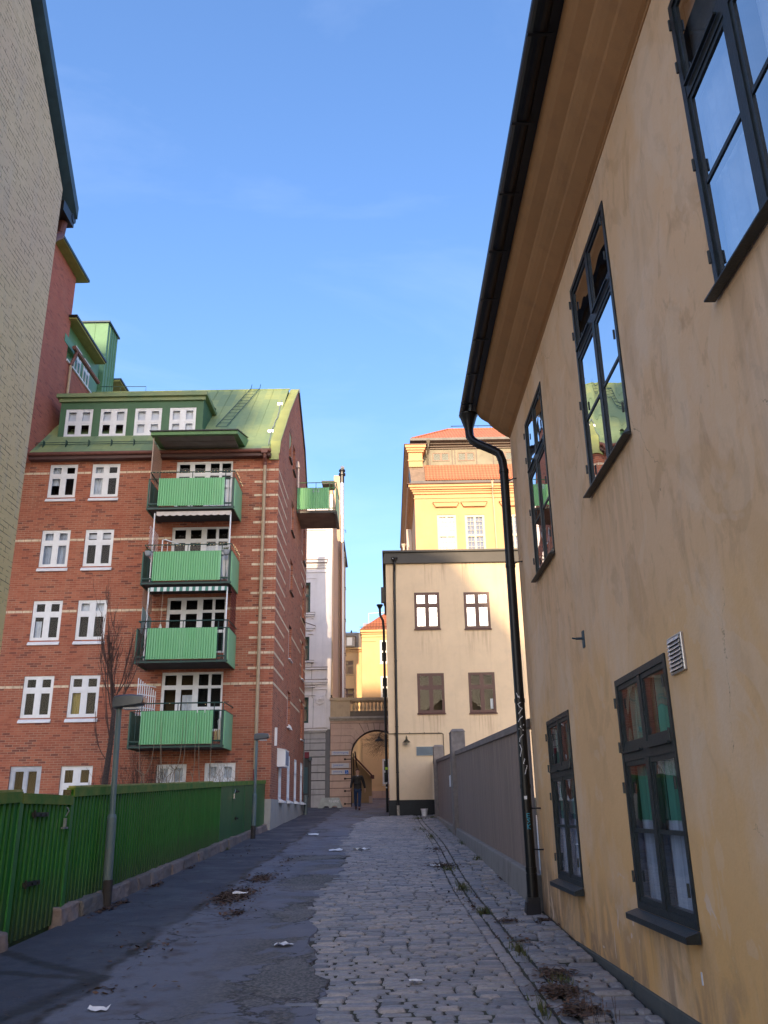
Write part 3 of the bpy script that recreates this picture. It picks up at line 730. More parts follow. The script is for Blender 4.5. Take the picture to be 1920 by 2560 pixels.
def FP(a, d, z):        # wraps a mark round the pipe; a is arc length from the side that faces the lane
    t = a/.062 - math.pi/2 - .25
    return (1.70+(.0625+d)*math.cos(t), 11.1+(.0625+d)*math.sin(t), z)
m = MB()
scribble(m, [(-.03, 1.42), (-.01, 1.36), (.0, 1.38), (.02, 1.30), (-.02, 1.28), (.0, 1.24), (.03, 1.22), (.0, 1.18), (-.02, 1.16), (.03, 1.12), (.0, 1.10), (-.03, 1.06), (.04, 1.02), (-.01, 1.0), (.03, .95), (-.03, .97)], .008, FP, .002)
scribble(m, [(.02, .90), (-.02, .86), (-.03, .81)], .007, FP, .002)
scribble(m, [(-.03, .78), (-.01, .72), (-.035, .64), (.02, .60), (.0, .55), (.045, .52), (.01, .42)], .009, FP, .002)
m.build('white_scribble', grafw, dpo)
m = MB()
scribble(m, [(.035, -.04), (.0, -.04), (.0, -.09), (.03, -.09)], .007, FP, .002); scribble(m, [(.0, -.065), (.03, -.065)], .006, FP, .002)
scribble(m, [(.035, -.10), (.0, -.11), (.03, -.13), (.0, -.15)], .007, FP, .002)
scribble(m, [(.0, -.16), (.0, -.22)], .007, FP, .002); scribble(m, [(.035, -.16), (.0, -.19), (.035, -.22)], .007, FP, .002)
m.build('cyan_tag', grafb, dpo)
m = MB()
m.quad(FP(-.02, .002, .125), FP(.015, .002, .125), FP(.015, .002, .165), FP(-.02, .002, .165)); m.build('white_sticker', paper_m, dpo)

def bigwin(a0, a1, z0, z1, curt, room=dark_in):
    w = window(hz, F, a0, a1, z0, z1, (dark_p,), rec=-.012, fr=.048, mul=.068, cas=.036, rows=(.335,), trans=.11, bars=((1, 1, 0),), sill=.075 if z0 > 2 else .10, silldrop=.02 if z0 > 2 else .03, sth=.010 if z0 > 2 else .04,
               curtain=curt, room=room, cd=.015, glassm=glass_up if z0 > 2 else glass_n, barw=.028, ft=.075)
    # putty edges, hinges, drip board over the transom
    h = MB()
    for zz in (z0+.22, z0+.85, z1-.18, z1-.52):
        for aa in (a0+.03, a1-.03): h.tube([F(aa, .03, zz-.04), F(aa, .03, zz+.04)], .009, 6)
    h.build('hinge', dark_p, w)
    h = MB(); zt = z1-.055-(z1-z0-.11)*.335
    for k in (0, 1):
        aa = a0+.08+k*((a1-a0)/2); bx(h, F, aa, aa+(a1-a0)/2-.16, .014, .035, zt+.006, zt+.02)
    h.build('drip_moulding', dark_p, w)
    return w
lowc = [(curt_gr, .04, .96, .03, .37, .014), (curt_g, .04, .44, .37, .99, .012), (curt_g, .56, .96, .37, .99, .012), (curt_g, .44, .56, .37, .99, .008)]
for i, w in enumerate(lo_w): bigwin(*w, lowc)
for i, w in enumerate(up_w): bigwin(*w, [(curt_w, .03, .40, .02, .98, .010), (curt_w, .60, .97, .02, .98, .010)])
m = MB(); bx(m, F, 5.25, 5.52, .0, .02, .80, 1.035)
v = m.build('air_vent', alu_m, hz, bevel=.004)
m = MB()
for k in range(8):
    z = .825+k*.0255
    p = [F(5.275, .021, z), F(5.495, .021, z), F(5.495, .034, z-.008), F(5.275, .034, z-.008), F(5.275, .021, z+.016), F(5.495, .021, z+.016), F(5.495, .024, z+.016), F(5.275, .024, z+.016)]
    m.hull8(p)
m.build('louvre', alu_m, v)
m = MB(); bx(m, F, 5.27, 5.50, .0205, .0215, .815, 1.02); m.build('vent_slot', dark_in, v)
m = MB()
bx(m, F, 7.86, 7.93, 0, .012, 1.42, 1.575); m.tube([F(7.9, .01, 1.505), F(7.9, .075, 1.505)], .012, 8); m.tube([F(7.9, .075, 1.505), F(7.9, .11, 1.51)], .008, 8)
m.build('wall_anchor', navy_m, hz)
m = MB(); bx(m, F, 5.7, 5.72, -.01, .004, -1.0, -.93); m.build('plaster_hole', white_p, hz)

# ------------------------------------------------------------------ grey-brown board fence on the right
gf = thing('board_fence', 'grey-brown vertical board fence on a granite base, between ochre house and beige house', 'fence', (1.85, 23, -1))
FN = FXn(1.85)
def ftop(y): return 1.15+(y-12)*.0336
def fbot(y): return -.73+(y-12.25)*.0267
m = MB(); corrug(m, FN, 11.34, 23.9, 0, 0, .115, .010, 0, zf=lambda a: (fbot(a)-.05, ftop(a)-.06), sharp=.46)
corrug(m, FN, 24.6, 33.3, 0, 0, .115, .010, 0, zf=lambda a: (fbot(a)-.05, ftop(a)-.06), sharp=.46)
corrug(m, FN, 33.9, 35.95, 0, 0, .115, .010, 0, zf=lambda a: (fbot(a)-.05, ftop(a)-.06), sharp=.46)
m.build('boards', fencegrey_m, gf)
m = MB()
for (y0, y1) in ((11.34, 23.9), (24.6, 33.3), (33.9, 35.95)):
    m.hull8([(1.81, y0, ftop(y0)-.115), (1.95, y0, ftop(y0)-.115), (1.95, y1, ftop(y1)-.115), (1.81, y1, ftop(y1)-.115),
             (1.81, y0, ftop(y0)-.01), (1.95, y0, ftop(y0)+.02), (1.95, y1, ftop(y1)+.02), (1.81, y1, ftop(y1)-.01)])
m.build('top_board', mat('grey_cap', (.26, .22, .20), .8, .3, 5, stretch=(1, .3, 1)), gf, bevel=.006)
for (y0, y1, zt) in ((23.9, 24.6, 2.10), (33.3, 33.9, 2.36)):
    m = MB(); m.box(1.72, 2.10, y0, y1, ground(y0)-.1, zt-.05)
    m.hull8([(1.705, y0-.02, zt-.05), (2.12, y0-.02, zt-.05), (2.12, y1+.02, zt-.05), (1.705, y1+.02, zt-.05), (1.76, y0+.03, zt+.03), (2.06, y0+.03, zt+.03), (2.06, y1-.03, zt+.03), (1.76, y1-.03, zt+.03)])
    m.build('post', mat('grey_post', (.24, .205, .185), .8, .3, 6), gf, bevel=.008)
m = MB(); m.box(1.79, 1.83, 25.3, 25.75, 1.0, 1.36); m.build('letter_plate', mat('tan_board', (.45, .33, .18), .7), gf)
m = MB(); m.box(1.74, 1.81, 25.0, 25.6, .66, .97); m.build('mail_box', plas_w, gf, bevel=.01)
m = MB()
ycs = [11.34, 14.2, 17.4, 20.6, 23.86, 27, 30, 33.2, 35.95]
for y0, y1 in zip(ycs[:-1], ycs[1:]):
    y0 += .012
    zz = lambda y: fbot(y)
    m.hull8([(1.73, y0, ground(y0)-.15), (1.96, y0, ground(y0)-.15), (1.96, y1, ground(y1)-.15), (1.73, y1, ground(y1)-.15),
             (1.75, y0, zz(y0)), (1.96, y0, zz(y0)), (1.96, y1, zz(y1)), (1.75, y1, zz(y1))])
m.build('stone_base', curb_m, gf, bevel=.02)

# ------------------------------------------------------------------ green corrugated fence on the left
gr = thing('green_fence', 'dark green corrugated metal fence with gates on a rough stone kerb', 'fence', (-3.9, 18, -1))
FL = FXp(-3.90)
def gt(y): return .33+(y-11)*.0395
def gb(y): return ground(y)+.19
def gb2(y): return ground(y)+.03
segs = [(2.0, 9.40, gb, lambda y: gt(y)-.02, .13), (9.46, 10.92, gb2, lambda y: .235, .13), (10.98, 20.6, gb, gt, .13)]
m = MB()
for a0, a1, fb, ft_, p in segs: corrug(m, FL, a0, a1, 0, 0, p, .055, -.035, zf=lambda a, fb=fb, ft_=ft_: (fb(a), ft_(a)), sharp=.2)
m.build('corrugated_sheet', fence_green, gr)
m = MB()
for (a0, a1) in ((20.65, 22.2), (22.24, 24.0), (24.05, 26.0), (26.04, 27.95)):
    m.hull8([FL(a0, -.02, gb(a0)), FL(a1, -.02, gb(a1)), FL(a1, .02, gb(a1)), FL(a0, .02, gb(a0)), FL(a0, -.02, gt(a0)), FL(a1, -.02, gt(a1)), FL(a1, .02, gt(a1)), FL(a0, .02, gt(a0))])
m.build('flat_gate_panel', mat('flat_green_panel', (.018, .125, .03), .45, .25, 2), gr)
m = MB()
for a0, a1, fn, dz in ((2, 9.42, lambda y: gt(y)-.02, 0), (9.44, 10.94, lambda y: .235, 0), (10.96, 20.6, gt, 0), (20.6, 27.97, gt, 0)):
    for (p, q, h0, h1) in ((-.06, .045, 0, .02),):
        m.hull8([FL(a0, p, fn(a0)-.0), FL(a1, p, fn(a1)), FL(a1, q, fn(a1)), FL(a0, q, fn(a0)), FL(a0, p, fn(a0)+.022), FL(a1, p, fn(a1)+.022), FL(a1, q, fn(a1)+.022), FL(a0, q, fn(a0)+.022)])
    m.hull8([FL(a0, .028, fn(a0)-.085), FL(a1, .028, fn(a1)-.085), FL(a1, .045, fn(a1)-.085), FL(a0, .045, fn(a0)-.085), FL(a0, .028, fn(a0)-.001), FL(a1, .028, fn(a1)-.001), FL(a1, .045, fn(a1)-.001), FL(a0, .045, fn(a0)-.001)])
m.build('cap_board', mat('mossy_cap', (.05, .15, .012), .85, .5, 4, col2=(.16, .19, .02)), gr)
m = MB()
for a0, a1, fn in ((2, 9.42, lambda y: gt(y)-.02), (11.0, 19.6, gt)):
    m.hull8([FL(a0, -.055, fn(a0)+.023), FL(a1, -.055, fn(a1)+.023), FL(a1, .035, fn(a1)+.023), FL(a0, .035, fn(a0)+.023), FL(a0, -.055, fn(a0)+.045), FL(a1, -.055, fn(a1)+.045), FL(a1, .035, fn(a1)+.045), FL(a0, .035, fn(a0)+.045)])
m.build('mossy_top', moss_m, gr)
for a in (9.43, 10.95): m = MB(); m.box(-3.90, -3.862, a-.05, a+.05, ground(a), gt(a)-.1); m.build('gate_post', mat('gate_green', (.02, .17, .025), .5, .3, 4), gr)
hin = mat('dark_iron', (.03, .03, .025), .6, .4, 20, metal=.4)
for (y0, zz) in ((9.75, .02), (9.72, -.68), (22.6, .55), (22.6, -.1)):
    m = MB(); m.box(-3.876, -3.85, y0, y0+.42, zz, zz+.045)
    for k in range(3): m.tube([(-3.85, y0+.05+k*.15, zz+.022), (-3.838, y0+.05+k*.15, zz+.022)], .014, 8)
    m.tube([(-3.85, y0+.02, zz-.02), (-3.85, y0+.02, zz+.065)], .014, 6); m.build('hinge', hin, gr)
m = MB()
for (y0, zz) in ((10.62, -.12), (22.16, .38)):
    m.box(-3.86, -3.83, y0, y0+.16, zz, zz+.02); m.box(-3.86, -3.83, y0+.06, y0+.09, zz, zz+.12)
    m.tube([(-3.84, y0+.07, zz+.14), (-3.82, y0+.1, zz+.2), (-3.83, y0+.06, zz+.24)], .008, 6)
m.build('latch', alu_m, gr)
rk = random.Random(5)
m = MB()
y = 4.0
while y < 27.9:
    L = rk.uniform(.35, .85)
    if 9.45 < y+L/2 < 10.95: y += .2; continue
    if y < 9.45 < y+L: L = 9.45-y
    y1 = min(y+L, 27.95)
    z0a, z1a = ground(y), ground(y1); h0 = .19+rk.uniform(-.015, .015); w = rk.uniform(-.015, .02)
    n = 4
    m.hull8([(-4.0, y+.008, z0a-.1), (-3.755+w, y+.008, z0a-.1), (-3.755+w, y1-.008, z1a-.1), (-4.0, y1-.008, z1a-.1),
             (-4.0, y+.008, z0a+h0), (-3.785+w, y+.008, z0a+h0), (-3.785+w, y1-.008, z1a+h0), (-4.0, y1-.008, z1a+h0)])
    y = y1
kb = m.build('stone_kerb', stonecurb_m, gr, bevel=.02)
sb = kb.modifiers.new('sub', 'SUBSURF'); sb.subdivision_type = 'SIMPLE'; sb.levels = 3; sb.render_levels = 3
tx = bpy.data.textures.new('rough', 'CLOUDS'); tx.noise_scale = .16
dm = kb.modifiers.new('disp', 'DISPLACE'); dm.texture = tx; dm.strength = .06; dm.mid_level = .5; dm.texture_coords = 'GLOBAL'
m = MB(); m.hull8([(-4.0, 9.42, ground(9.4)-.05), (-3.92, 9.42, ground(9.4)-.05), (-3.92, 10.98, ground(11)-.05), (-4.0, 10.98, ground(11)-.05), (-4.0, 9.42, ground(9.4)+.12), (-3.92, 9.42, ground(9.4)+.12), (-3.92, 10.98, ground(11)+.12), (-4, 10.98, ground(11)+.12)])
m.build('threshold_board', mat('mossy_threshold', (.05, .08, .02), .9, .4, 6), gr)
# ------------------------------------------------------------------ red brick apartment house (left)
rb = thing('brick_apartment_house', 'red brick apartment house with pale brick bands, green roof and green corrugated balconies', 'apartment house', (-8, 32, -.6))
F = FY(28.0)
cols_ = [(-11.89, -10.90), (-10.38, -9.39)]
rows_ = [(10.66, 11.92), (8.12, 9.45), (5.58, 6.94), (3.06, 4.41)]
wins = [(a0, a1, z0, z1) for (z0, z1) in rows_ for (a0, a1) in cols_]
gwins = [(-11.98, -10.98, -.3, 1.57), (-10.37, -9.36, .22, 1.55), (-7.35, -6.39, .2, 1.55), (-5.82, -4.84, .35, 1.57)]
doors = [(-7.37, -5.36, z-1.9, z) for z in (11.95, 9.48, 6.97, 4.45)]
m = MB()
wallface(m, F, [(-15, -.9), (-3.72, -.9), (-3.72, 12.2), (-15, 12.2)], [rect(*w) for w in wins+gwins+doors], .2)
m.build('front_wall', red_brick, rb)
# gable wall
FG = FXp(-3.72)
gab = [(28.0, -.9), (38.8, -.9), (38.8, 14.3), (38.0, 14.9), (36.95, 16.1), (33.84, 17.72), (30.8, 15.2), (28.22, 12.65), (28.0, 12.2)]
sm = [(30.95, 31.7, 13.39, 14.5), (32.3, 33.08, 13.39, 14.5)]
colA = [(32.15, 33.08, z, z+1.27) for z in (10.72, 8.25, 5.62, 3.10)]
colB = [(37.15, 38.0, 10.9, 12.5), (37.15, 38.0, 8.25, 9.8), (37.15, 38.0, 5.6, 7.2), (37.15, 38.0, 3.05, 4.62)]
gl = [(30.0, 30.75, .5, 2.05), (32.5, 33.3, .5, 2.05), (34.95, 35.75, .5, 2.05), (37.35, 38.15, .5, 2.05)]
m = MB(); wallface(m, FG, gab, [rect(*w) for w in sm+colA+colB+gl], .2)
m.quad((-3.72, 38.8, -.9), (-15, 38.8, -.9), (-15, 38.8, 14.3), (-3.72, 38.8, 14.3))
m.build('gable_wall', red_brick, rb)
# pale brick bands, a few mm proud
bandm = mat('pale_band_brick', (.72, .58, .42), .9, .35, 7)
m = MB()
def band(F_, a0, a1, z, h=.078):
    a = a0; 
    while a < a1-.02:
        L = min(.245, a1-a); bx(m, F_, a+.004, a+L-.004, -.02, .004, z-h/2, z+h/2); a += .253
def split(a0, a1, z, hs):
    segs = [(a0, a1)]
    for (h0, h1, z0, z1) in hs:
        if z0-.06 < z < z1+.03:
            n_ = []
            for s0, s1 in segs:
                if h1 <= s0 or h0 >= s1: n_.append((s0, s1))
                else:
                    if h0 > s0: n_.append((s0, h0))
                    if h1 < s1: n_.append((h1, s1))
            segs = n_
    return segs
for z in (4.05, 6.56, 9.08, 11.58):
    for s0, s1 in split(-15, -3.725, z, wins+doors): band(F, s0, s1, z)
    for s0, s1 in split(28.005, 36.6 if z < 11 else 31.0, z, colA+colB+sm): band(FG, s0, s1, z)
z = 4.55
while z < 11.4:
    if min(abs(z-q) for q in (4.05, 6.56, 9.08, 11.58)) > .2:
        band(F, -4.57, -3.725, z)
        for s0, s1 in split(28.005, 30.7, z, colA): band(FG, s0, s1, z)
        for s0, s1 in split(36.4, 38.78, z, colB): band(FG, s0, s1, z)
    z += .506
m.build('pale_brick_band', bandm, rb)
m = MB()
m.box(-3.99, -3.69, 28.0-.03, 38.9, -.9, .46)
m.build('plinth', conc_m, rb)
# windows
pats = [[(curt_w, .02, .32, .4, .98, .015)], [(curt_w, .08, .35, .02, .98, .02)], [(curt_gr, .02, .98, .02, .98, .012)], [(blind_m, .05, .95, .78, .90, 0)],
        [(curt_w, .1, .3, .1, .5, .01)], [(curt_w, .05, .95, .68, .98, .004)], [], [(mat('ochre_curtain', (.35, .25, .05), .9), .1, .42, .05, .6, .01)]]
for i, (a0, a1, z0, z1) in enumerate(wins):
    window(rb, F, a0, a1, z0, z1, (white_p,), rec=.035, fr=.06, mul=.11, cas=.05, rows=(.33,), trans=.09, sill=.07, silldrop=.13, curtain=pats[i], room=dark_in)
greyw = mat('grey_white_frame', (.42, .46, .54), .5, .2, 5)
window(rb, F, *gwins[0], (greyw,), rec=.05, fr=.13, mul=.09, cas=.03, rows=(.9,), sill=0, room=brown_in, name='basement_door')
for i, g_ in enumerate(gwins[1:]):
    window(rb, F, *g_, (white_p,), rec=.05, fr=.06, mul=.12, cas=.06, rows=(.45,) , sill=.05, room=brown_in if i == 0 else dark_in, curtain=None if i == 0 else [(curt_w, .03, .97, .0, 1, .008)])
for k, (a0, a1, z0, z1) in enumerate(doors):
    mid = -6.26
    w = window(rb, F, a0, mid, z0, z1, (white_p,), rec=.04, fr=.06, mul=.10, cas=.035, rows=(.24,), trans=.07, sill=0, room=brown_in if k == 3 else dark_in, name='balcony_window',
               curtain=[(curt_w, .6, .98, 0, .62, .01)] if k == 3 else None)
    w = window(rb, F, mid+.02, a1, z0, z1, (white_p,), rec=.04, fr=.05, mul=.05, cas=.022, rows=(.24, .62) if k > 1 else (.24, .5), trans=.05, sill=0, room=dark_in, name='balcony_door',
               curtain=[(blind_m, .05, .95, .0, .66, .003)] if k < 2 else None)
    m = MB(); bx(m, F, mid, mid+.02, -.10, -.035, z0, z1); m.build('door_post', white_p, rb)
for (a0, a1, z0, z1) in sm+colA+colB:
    window(rb, FG, a0, a1, z0, z1, (white_p,), rec=.10, fr=.05, mul=.05, cas=.03, rows=(.35,), sill=.08, silldrop=.06, sillm=black_m if z0 > 7 else white_p, ft=.04)
for (a0, a1, z0, z1) in gl:
    window(rb, FG, a0, a1, z0, z1, (white_p,), rec=-.004, fr=.06, mul=.05, cas=.03, rows=(.35,), sill=.20, silldrop=.10, ft=.16)
# roof
k_ = .915
def rz(y): return 12.30+(y-27.78)*(17.40-12.30)/(33.0-27.78)
m = MB()
m.hull8([(-12.6, 27.74, 12.22), (-4.05, 27.74, 12.22), (-4.05, 33.0, rz(33)-.08), (-12.6, 33.0, rz(33)-.08), (-12.6, 27.74, 12.30), (-4.05, 27.74, 12.30), (-4.05, 33.0, rz(33)), (-12.6, 33.0, rz(33))])
m.hull8([(-12.6, 33.0, rz(33)-.08), (-4.05, 33.0, rz(33)-.08), (-4.05, 38.9, 14.3), (-12.6, 38.9, 14.3), (-12.6, 33.0, rz(33)), (-4.05, 33.0, rz(33)), (-4.05, 38.9, 14.4), (-12.6, 38.9, 14.4)])
roof = m.build('roof', green_roof, rb)
m = MB()
x = -4.70
while x > -12.5:
    for (y0, y1) in (((27.76, 33.0),) if x > -6.7 else ((27.76, 28.88), (31.3, 33.0))):
        m.hull8([(x-.012, y0, rz(y0)), (x+.012, y0, rz(y0)), (x+.012, y1, rz(y1)), (x-.012, y1, rz(y1)), (x-.012, y0, rz(y0)+.045), (x+.012, y0, rz(y0)+.045), (x+.012, y1, rz(y1)+.045), (x-.012, y1, rz(y1)+.045)])
    x -= .60
m.tube([(-12.6, 33.0, rz(33)+.01), (-4.0, 33.0, rz(33)+.01)], .035, 8)
m.build('standing_seam', green_roof, roof)
# parapet flashing of the gable
m = MB()
vp = [(27.95, 12.25), (28.2, 12.78), (30.85, 15.30), (33.84, 17.83), (36.97, 16.22), (38.0, 15.0), (38.85, 14.4)]
for (p, q) in zip(vp[:-1], vp[1:]):
    m.hull8([(-4.06, p[0], p[1]-.05), (-3.70, p[0], p[1]-.05), (-3.70, q[0], q[1]-.05), (-4.06, q[0], q[1]-.05), (-4.06, p[0], p[1]+.02), (-3.70, p[0], p[1]+.02), (-3.70, q[0], q[1]+.02), (-4.06, q[0], q[1]+.02)])
m.box(-4.06, -3.73, 27.93, 27.97, 11.95, 12.27)
m.build('parapet_flashing', mat('yellow_green_flashing', (.30, .34, .12), .55, .15, 1.5), rb)
m = MB()      # parapet body below the flashing
m.prism([(28.0, 12.2)] + [(a, b-.055) for a, b in vp[1:]] + [(38.85, 13.5), (33.84, 16.0), (30.85, 13.5)], lambda a, b, d: (d, a, b), -4.05, -3.74)
m.build('parapet', green_roof, rb)
m = MB()
for p, q in zip(vp[3:-1], vp[4:]): m.hull8([(-3.70, p[0], p[1]-.16), (-3.66, p[0], p[1]-.16), (-3.66, q[0], q[1]-.16), (-3.70, q[0], q[1]-.16), (-3.70, p[0], p[1]+.03), (-3.66, p[0], p[1]+.03), (-3.66, q[0], q[1]+.03), (-3.70, q[0], q[1]+.03)])
m.build('verge_board', navy_m, rb)
# dormer
m = MB()
dw = [(-11.93, -10.91), (-10.62, -9.62), (-9.32, -8.31), (-8.01, -7.02)]
FD = FY(28.9)
wallface(m, FD, rect(-12.15, -6.75, 13.2, 14.98), [rect(a, b, 13.42, 14.55) for a, b in dw], .12)
for x in (-12.15, -6.75): m.quad((x, 28.9, 13.2), (x, 31.2, 15.6), (x, 31.2, 15.0), (x, 28.9, 15.0))
dorm = m.build('dormer', green_dark, rb)
m = MB(); m.box(-12.30, -6.60, 28.72, 31.3, 14.99, 15.14); m.box(-12.22, -6.68, 28.82, 28.9, 14.84, 14.99)
m.build('dormer_roof', mat('dormer_roof_green', (.12, .20, .10), .55, .3, 1.5, col2=(.2, .24, .11)), dorm)
for i, (a, b) in enumerate(dw):
    window(dorm, FD, a, b, 13.42, 14.55, (white_p,), rec=.01, fr=.05, mul=.11, cas=.06, rows=(.5,), trans=.05, sill=.03, silldrop=.02,
           curtain=[(blind_m, .05, .95, .52, 1, .0)] if i < 2 else [(blind_m, .04, .96, 0, 1, .0)])
for ob in [o for o in bpy.data.objects if o.parent == dorm and o.name.startswith('window')]: ob['_'] = 1
# eaves: fascia + gutter, snow guard
m = MB(); m.box(-15, -4.0, 27.72, 28.0, 12.02, 12.21)
m.build('eaves_board', mat('dark_brown_fascia', (.07, .03, .028), .6), rb)
m = MB(); m.tube([(-15, 27.68, 12.2), (-3.98, 27.68, 12.2)], .07, 10); m.build('gutter', rust_m, rb)
m = MB()
for z_, y_ in ((12.86, 28.18), (12.76, 28.12)): m.tube([(-12.6, y_, z_), (-8.0, y_, z_)], .014, 6)
x = -12.3
while x < -8: m.box(x-.01, x+.01, 28.08, 28.25, 12.60, 12.92); x += .82
m.build('snow_guard', darkgreen_m, rb)
m = MB()
m.tube([(-4.20, 27.68, 12.16), (-4.20, 27.72, 11.95), (-4.20, 27.86, 11.85), (-4.20, 27.88, 11.7)], .062, 10)
m.box(-4.31, -4.09, 27.60, 27.78, 12.08, 12.22); m.build('gutter_outlet', rust_m, rb)
m = MB(); m.tube([(-4.20, 27.88, 11.75), (-4.20, 27.88, 1.35)], .058, 12)
for z in (11.4, 9.5, 7.6, 5.7, 3.8, 2.0): m.tube([(-4.20, 27.88, z), (-4.20, 27.88, z+.05)], .066, 12)
dpr = m.build('downpipe', tanpipe_m, rb, smooth=False)
m = MB(); m.tube([(-4.20, 27.88, 1.35), (-4.20, 27.88, -.5)], .062, 12); m.build('pipe_foot', mat('maroon_pipe', (.20, .01, .015), .5), dpr)
# roof ladder, ridge rail
lad = MB()
for x0, x1 in ((-6.35, -5.68), (-5.95, -5.30)): lad.tube([(x0, 29.4, rz(29.4)+.10), (x1-.0, 33.0, rz(33)+.10), (x1, 33.15, rz(33)+.35)], .014, 6)
for k in range(13):
    t = k/12; lad.tube([(-6.35+.67*t, 29.4+3.5*t, rz(29.4+3.5*t)+.10), (-5.95+.65*t, 29.4+3.5*t, rz(29.4+3.5*t)+.10)], .010, 6)
lad.build('roof_ladder', darkgreen_m, rb)
m = MB(); m.tube([(-12.3, 33.1, 17.75), (-10.3, 33.1, 17.72), (-10.3, 33.1, 17.4)], .015, 6); m.tube([(-11.4, 33.1, 17.72), (-11.4, 33.1, 17.4)], .012, 6); m.build('ridge_rail', darkgreen_m, rb)
m = MB()
rr = random.Random(2); pts = [(-4.12, 27.9+i*.25, rz(27.9+i*.25)+.07+rr.uniform(-.02, .04)) for i in range(16)]
pts = [(p[0]+rr.uniform(-.05, .03), p[1], p[2]) for p in pts]; m.tube(pts, .016, 5); m.box(-4.3, -4.1, 29.0, 29.1, rz(29)+.02, rz(29)+.12); m.box(-4.3, -4.1, 31.4, 31.5, rz(31.4)+.02, rz(31.4)+.12)
m.build('roof_cable', alu_m, rb)
# canopy above the top balcony
m = MB()
m.hull8([(-7.96, 26.55, 12.34), (-4.98, 26.55, 12.34), (-4.93, 28.1, 12.46), (-8.0, 28.1, 12.46), (-7.96, 26.55, 12.46), (-4.98, 26.55, 12.46), (-4.93, 28.3, 12.95), (-8.0, 28.3, 12.95)])
cn = m.build('canopy', canopy_green, rb)
m = MB(); m.hull8([(-8.0, 26.50, 12.465), (-4.95, 26.50, 12.465), (-4.9, 28.3, 12.97), (-8.04, 28.3, 12.97), (-8.0, 26.50, 12.50), (-4.95, 26.50, 12.50), (-4.9, 28.3, 13.0), (-8.04, 28.3, 13.0)]); m.build('canopy_top', black_m, cn)
m = MB()
for k in range(3): m.box(-7.75, -5.15, 26.70+k*.42, 27.08+k*.42, 12.325-.0*k, 12.35+k*.02)
m.build('canopy_soffit', soffit_m, cn)

# balconies on the front
def balcony(z, kind):
    # z = level of the floor; the panel spans z .. z+.98
    zb, zt = z, z+.985
    y0 = 26.62
    m = MB(); m.box(-7.92, -5.00, y0+.02, 28.0, zb-.09, zb-.01)
    bal = m.build('balcony', dark_soffit, rb)
    m = MB(); corrug(m, FY(y0+.0), -7.55, -5.34, zb-.0, zt, .079, .045, .022, sharp=.16); m.build('front_panel', panel_green, bal)
    m = MB(); m.hull8([(-5.02, y0+.02, zb-.12), (-4.99, y0+.02, zb-.12), (-4.99, 28.0, zb-.12), (-5.02, 28.0, zb-.12), (-5.02, y0+.02, zt), (-4.99, y0+.02, zt), (-4.99, 28.0, zt), (-5.02, 28.0, zt)])
    m.build('side_panel', panel_green2, bal)
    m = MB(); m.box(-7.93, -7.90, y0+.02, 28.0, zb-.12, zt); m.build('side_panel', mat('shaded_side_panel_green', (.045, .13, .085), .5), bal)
    m = MB()
    r_ = lambda *p: m.tube(p, .016, 6)
    hr = zt+.24
    r_((-7.88, y0, zb+.08), (-5.03, y0, zb+.08)); r_((-7.92, y0, zt), (-5.0, y0, zt)); m.tube([(-7.86, y0, hr), (-5.02, y0, hr), (-5.0, 28.0, hr)], .021, 8)
    m.tube([(-7.86, y0, hr), (-7.9, 28.0, hr)], .021, 8); r_((-7.91, y0, zt), (-7.91, 28, zt)); r_((-5.0, y0, zt), (-5.0, 28, zt))
    for x in (-7.88, -7.56, -6.45, -5.33, -5.05): r_((x, y0+.01, zb-.12), (x, y0+.01, hr if x > -7.8 else zt))
    for x in (-7.72, -5.19): m.tube([(x, y0+.02, zb-.04), (x, y0+.02, zt)], .009, 6)
    for x0_, x1_ in ((-7.9, -7.56), (-5.33, -5.03)): m.box(x0_, x1_, y0-.01, y0+.03, zb+.06, zb+.11)
    m.box(-7.93, -4.99, y0-.0, y0+.04, zb-.10, zb-.05); m.box(-5.10, -5.02, y0-.005, y0+.05, zb-.10, zt)
    m.build('railing', darkgreen_m, bal)
    return bal, zb, zt, y0
Bz = [9.755, 7.18, 4.64, 2.06]
B = [balcony(z, i) for i, z in enumerate(Bz)]
def poles(bal, z0, z1, y0, m_=plas_w, both=True):
    m = MB()
    for x in ((-7.66, -5.12) if both else (-7.66,)): m.tube([(x, y0+.12, z0), (x, y0+.12, z1)], .024, 8)
    m.build('awning_pole', m_, bal)
# string lights on the two top balconies
lm = bpy.data.materials.new('tiny_warm_bulbs'); lm.use_nodes = True; b_ = lm.node_tree.nodes['Principled BSDF']; b_.inputs['Base Color'].default_value = (.9, .7, .4, 1); b_.inputs['Emission Color'].default_value = (1, .7, .35, 1); b_.inputs['Emission Strength'].default_value = .35
for i in (0, 1, 3):
    bal, zb, zt, y0 = B[i]; m = MB(); rr = random.Random(i+3)
    n = 26 if i != 3 else 6
    for k in range(n):
        x = -7.8+2.75*k/(n-1); m.lathe([(.003, -.009), (.008, 0), (.003, .009)], (x, y0-.03, zt+.235+rr.uniform(-.05, .04)), 5)
    if i != 3:
        for k in range(22): m.lathe([(.003, -.010), (.009, 0), (.003, .010)], (-4.96, y0+k*.06, zt+.22+rr.uniform(-.1, .04)), 5)
    m.build('string_lights', lm, bal)
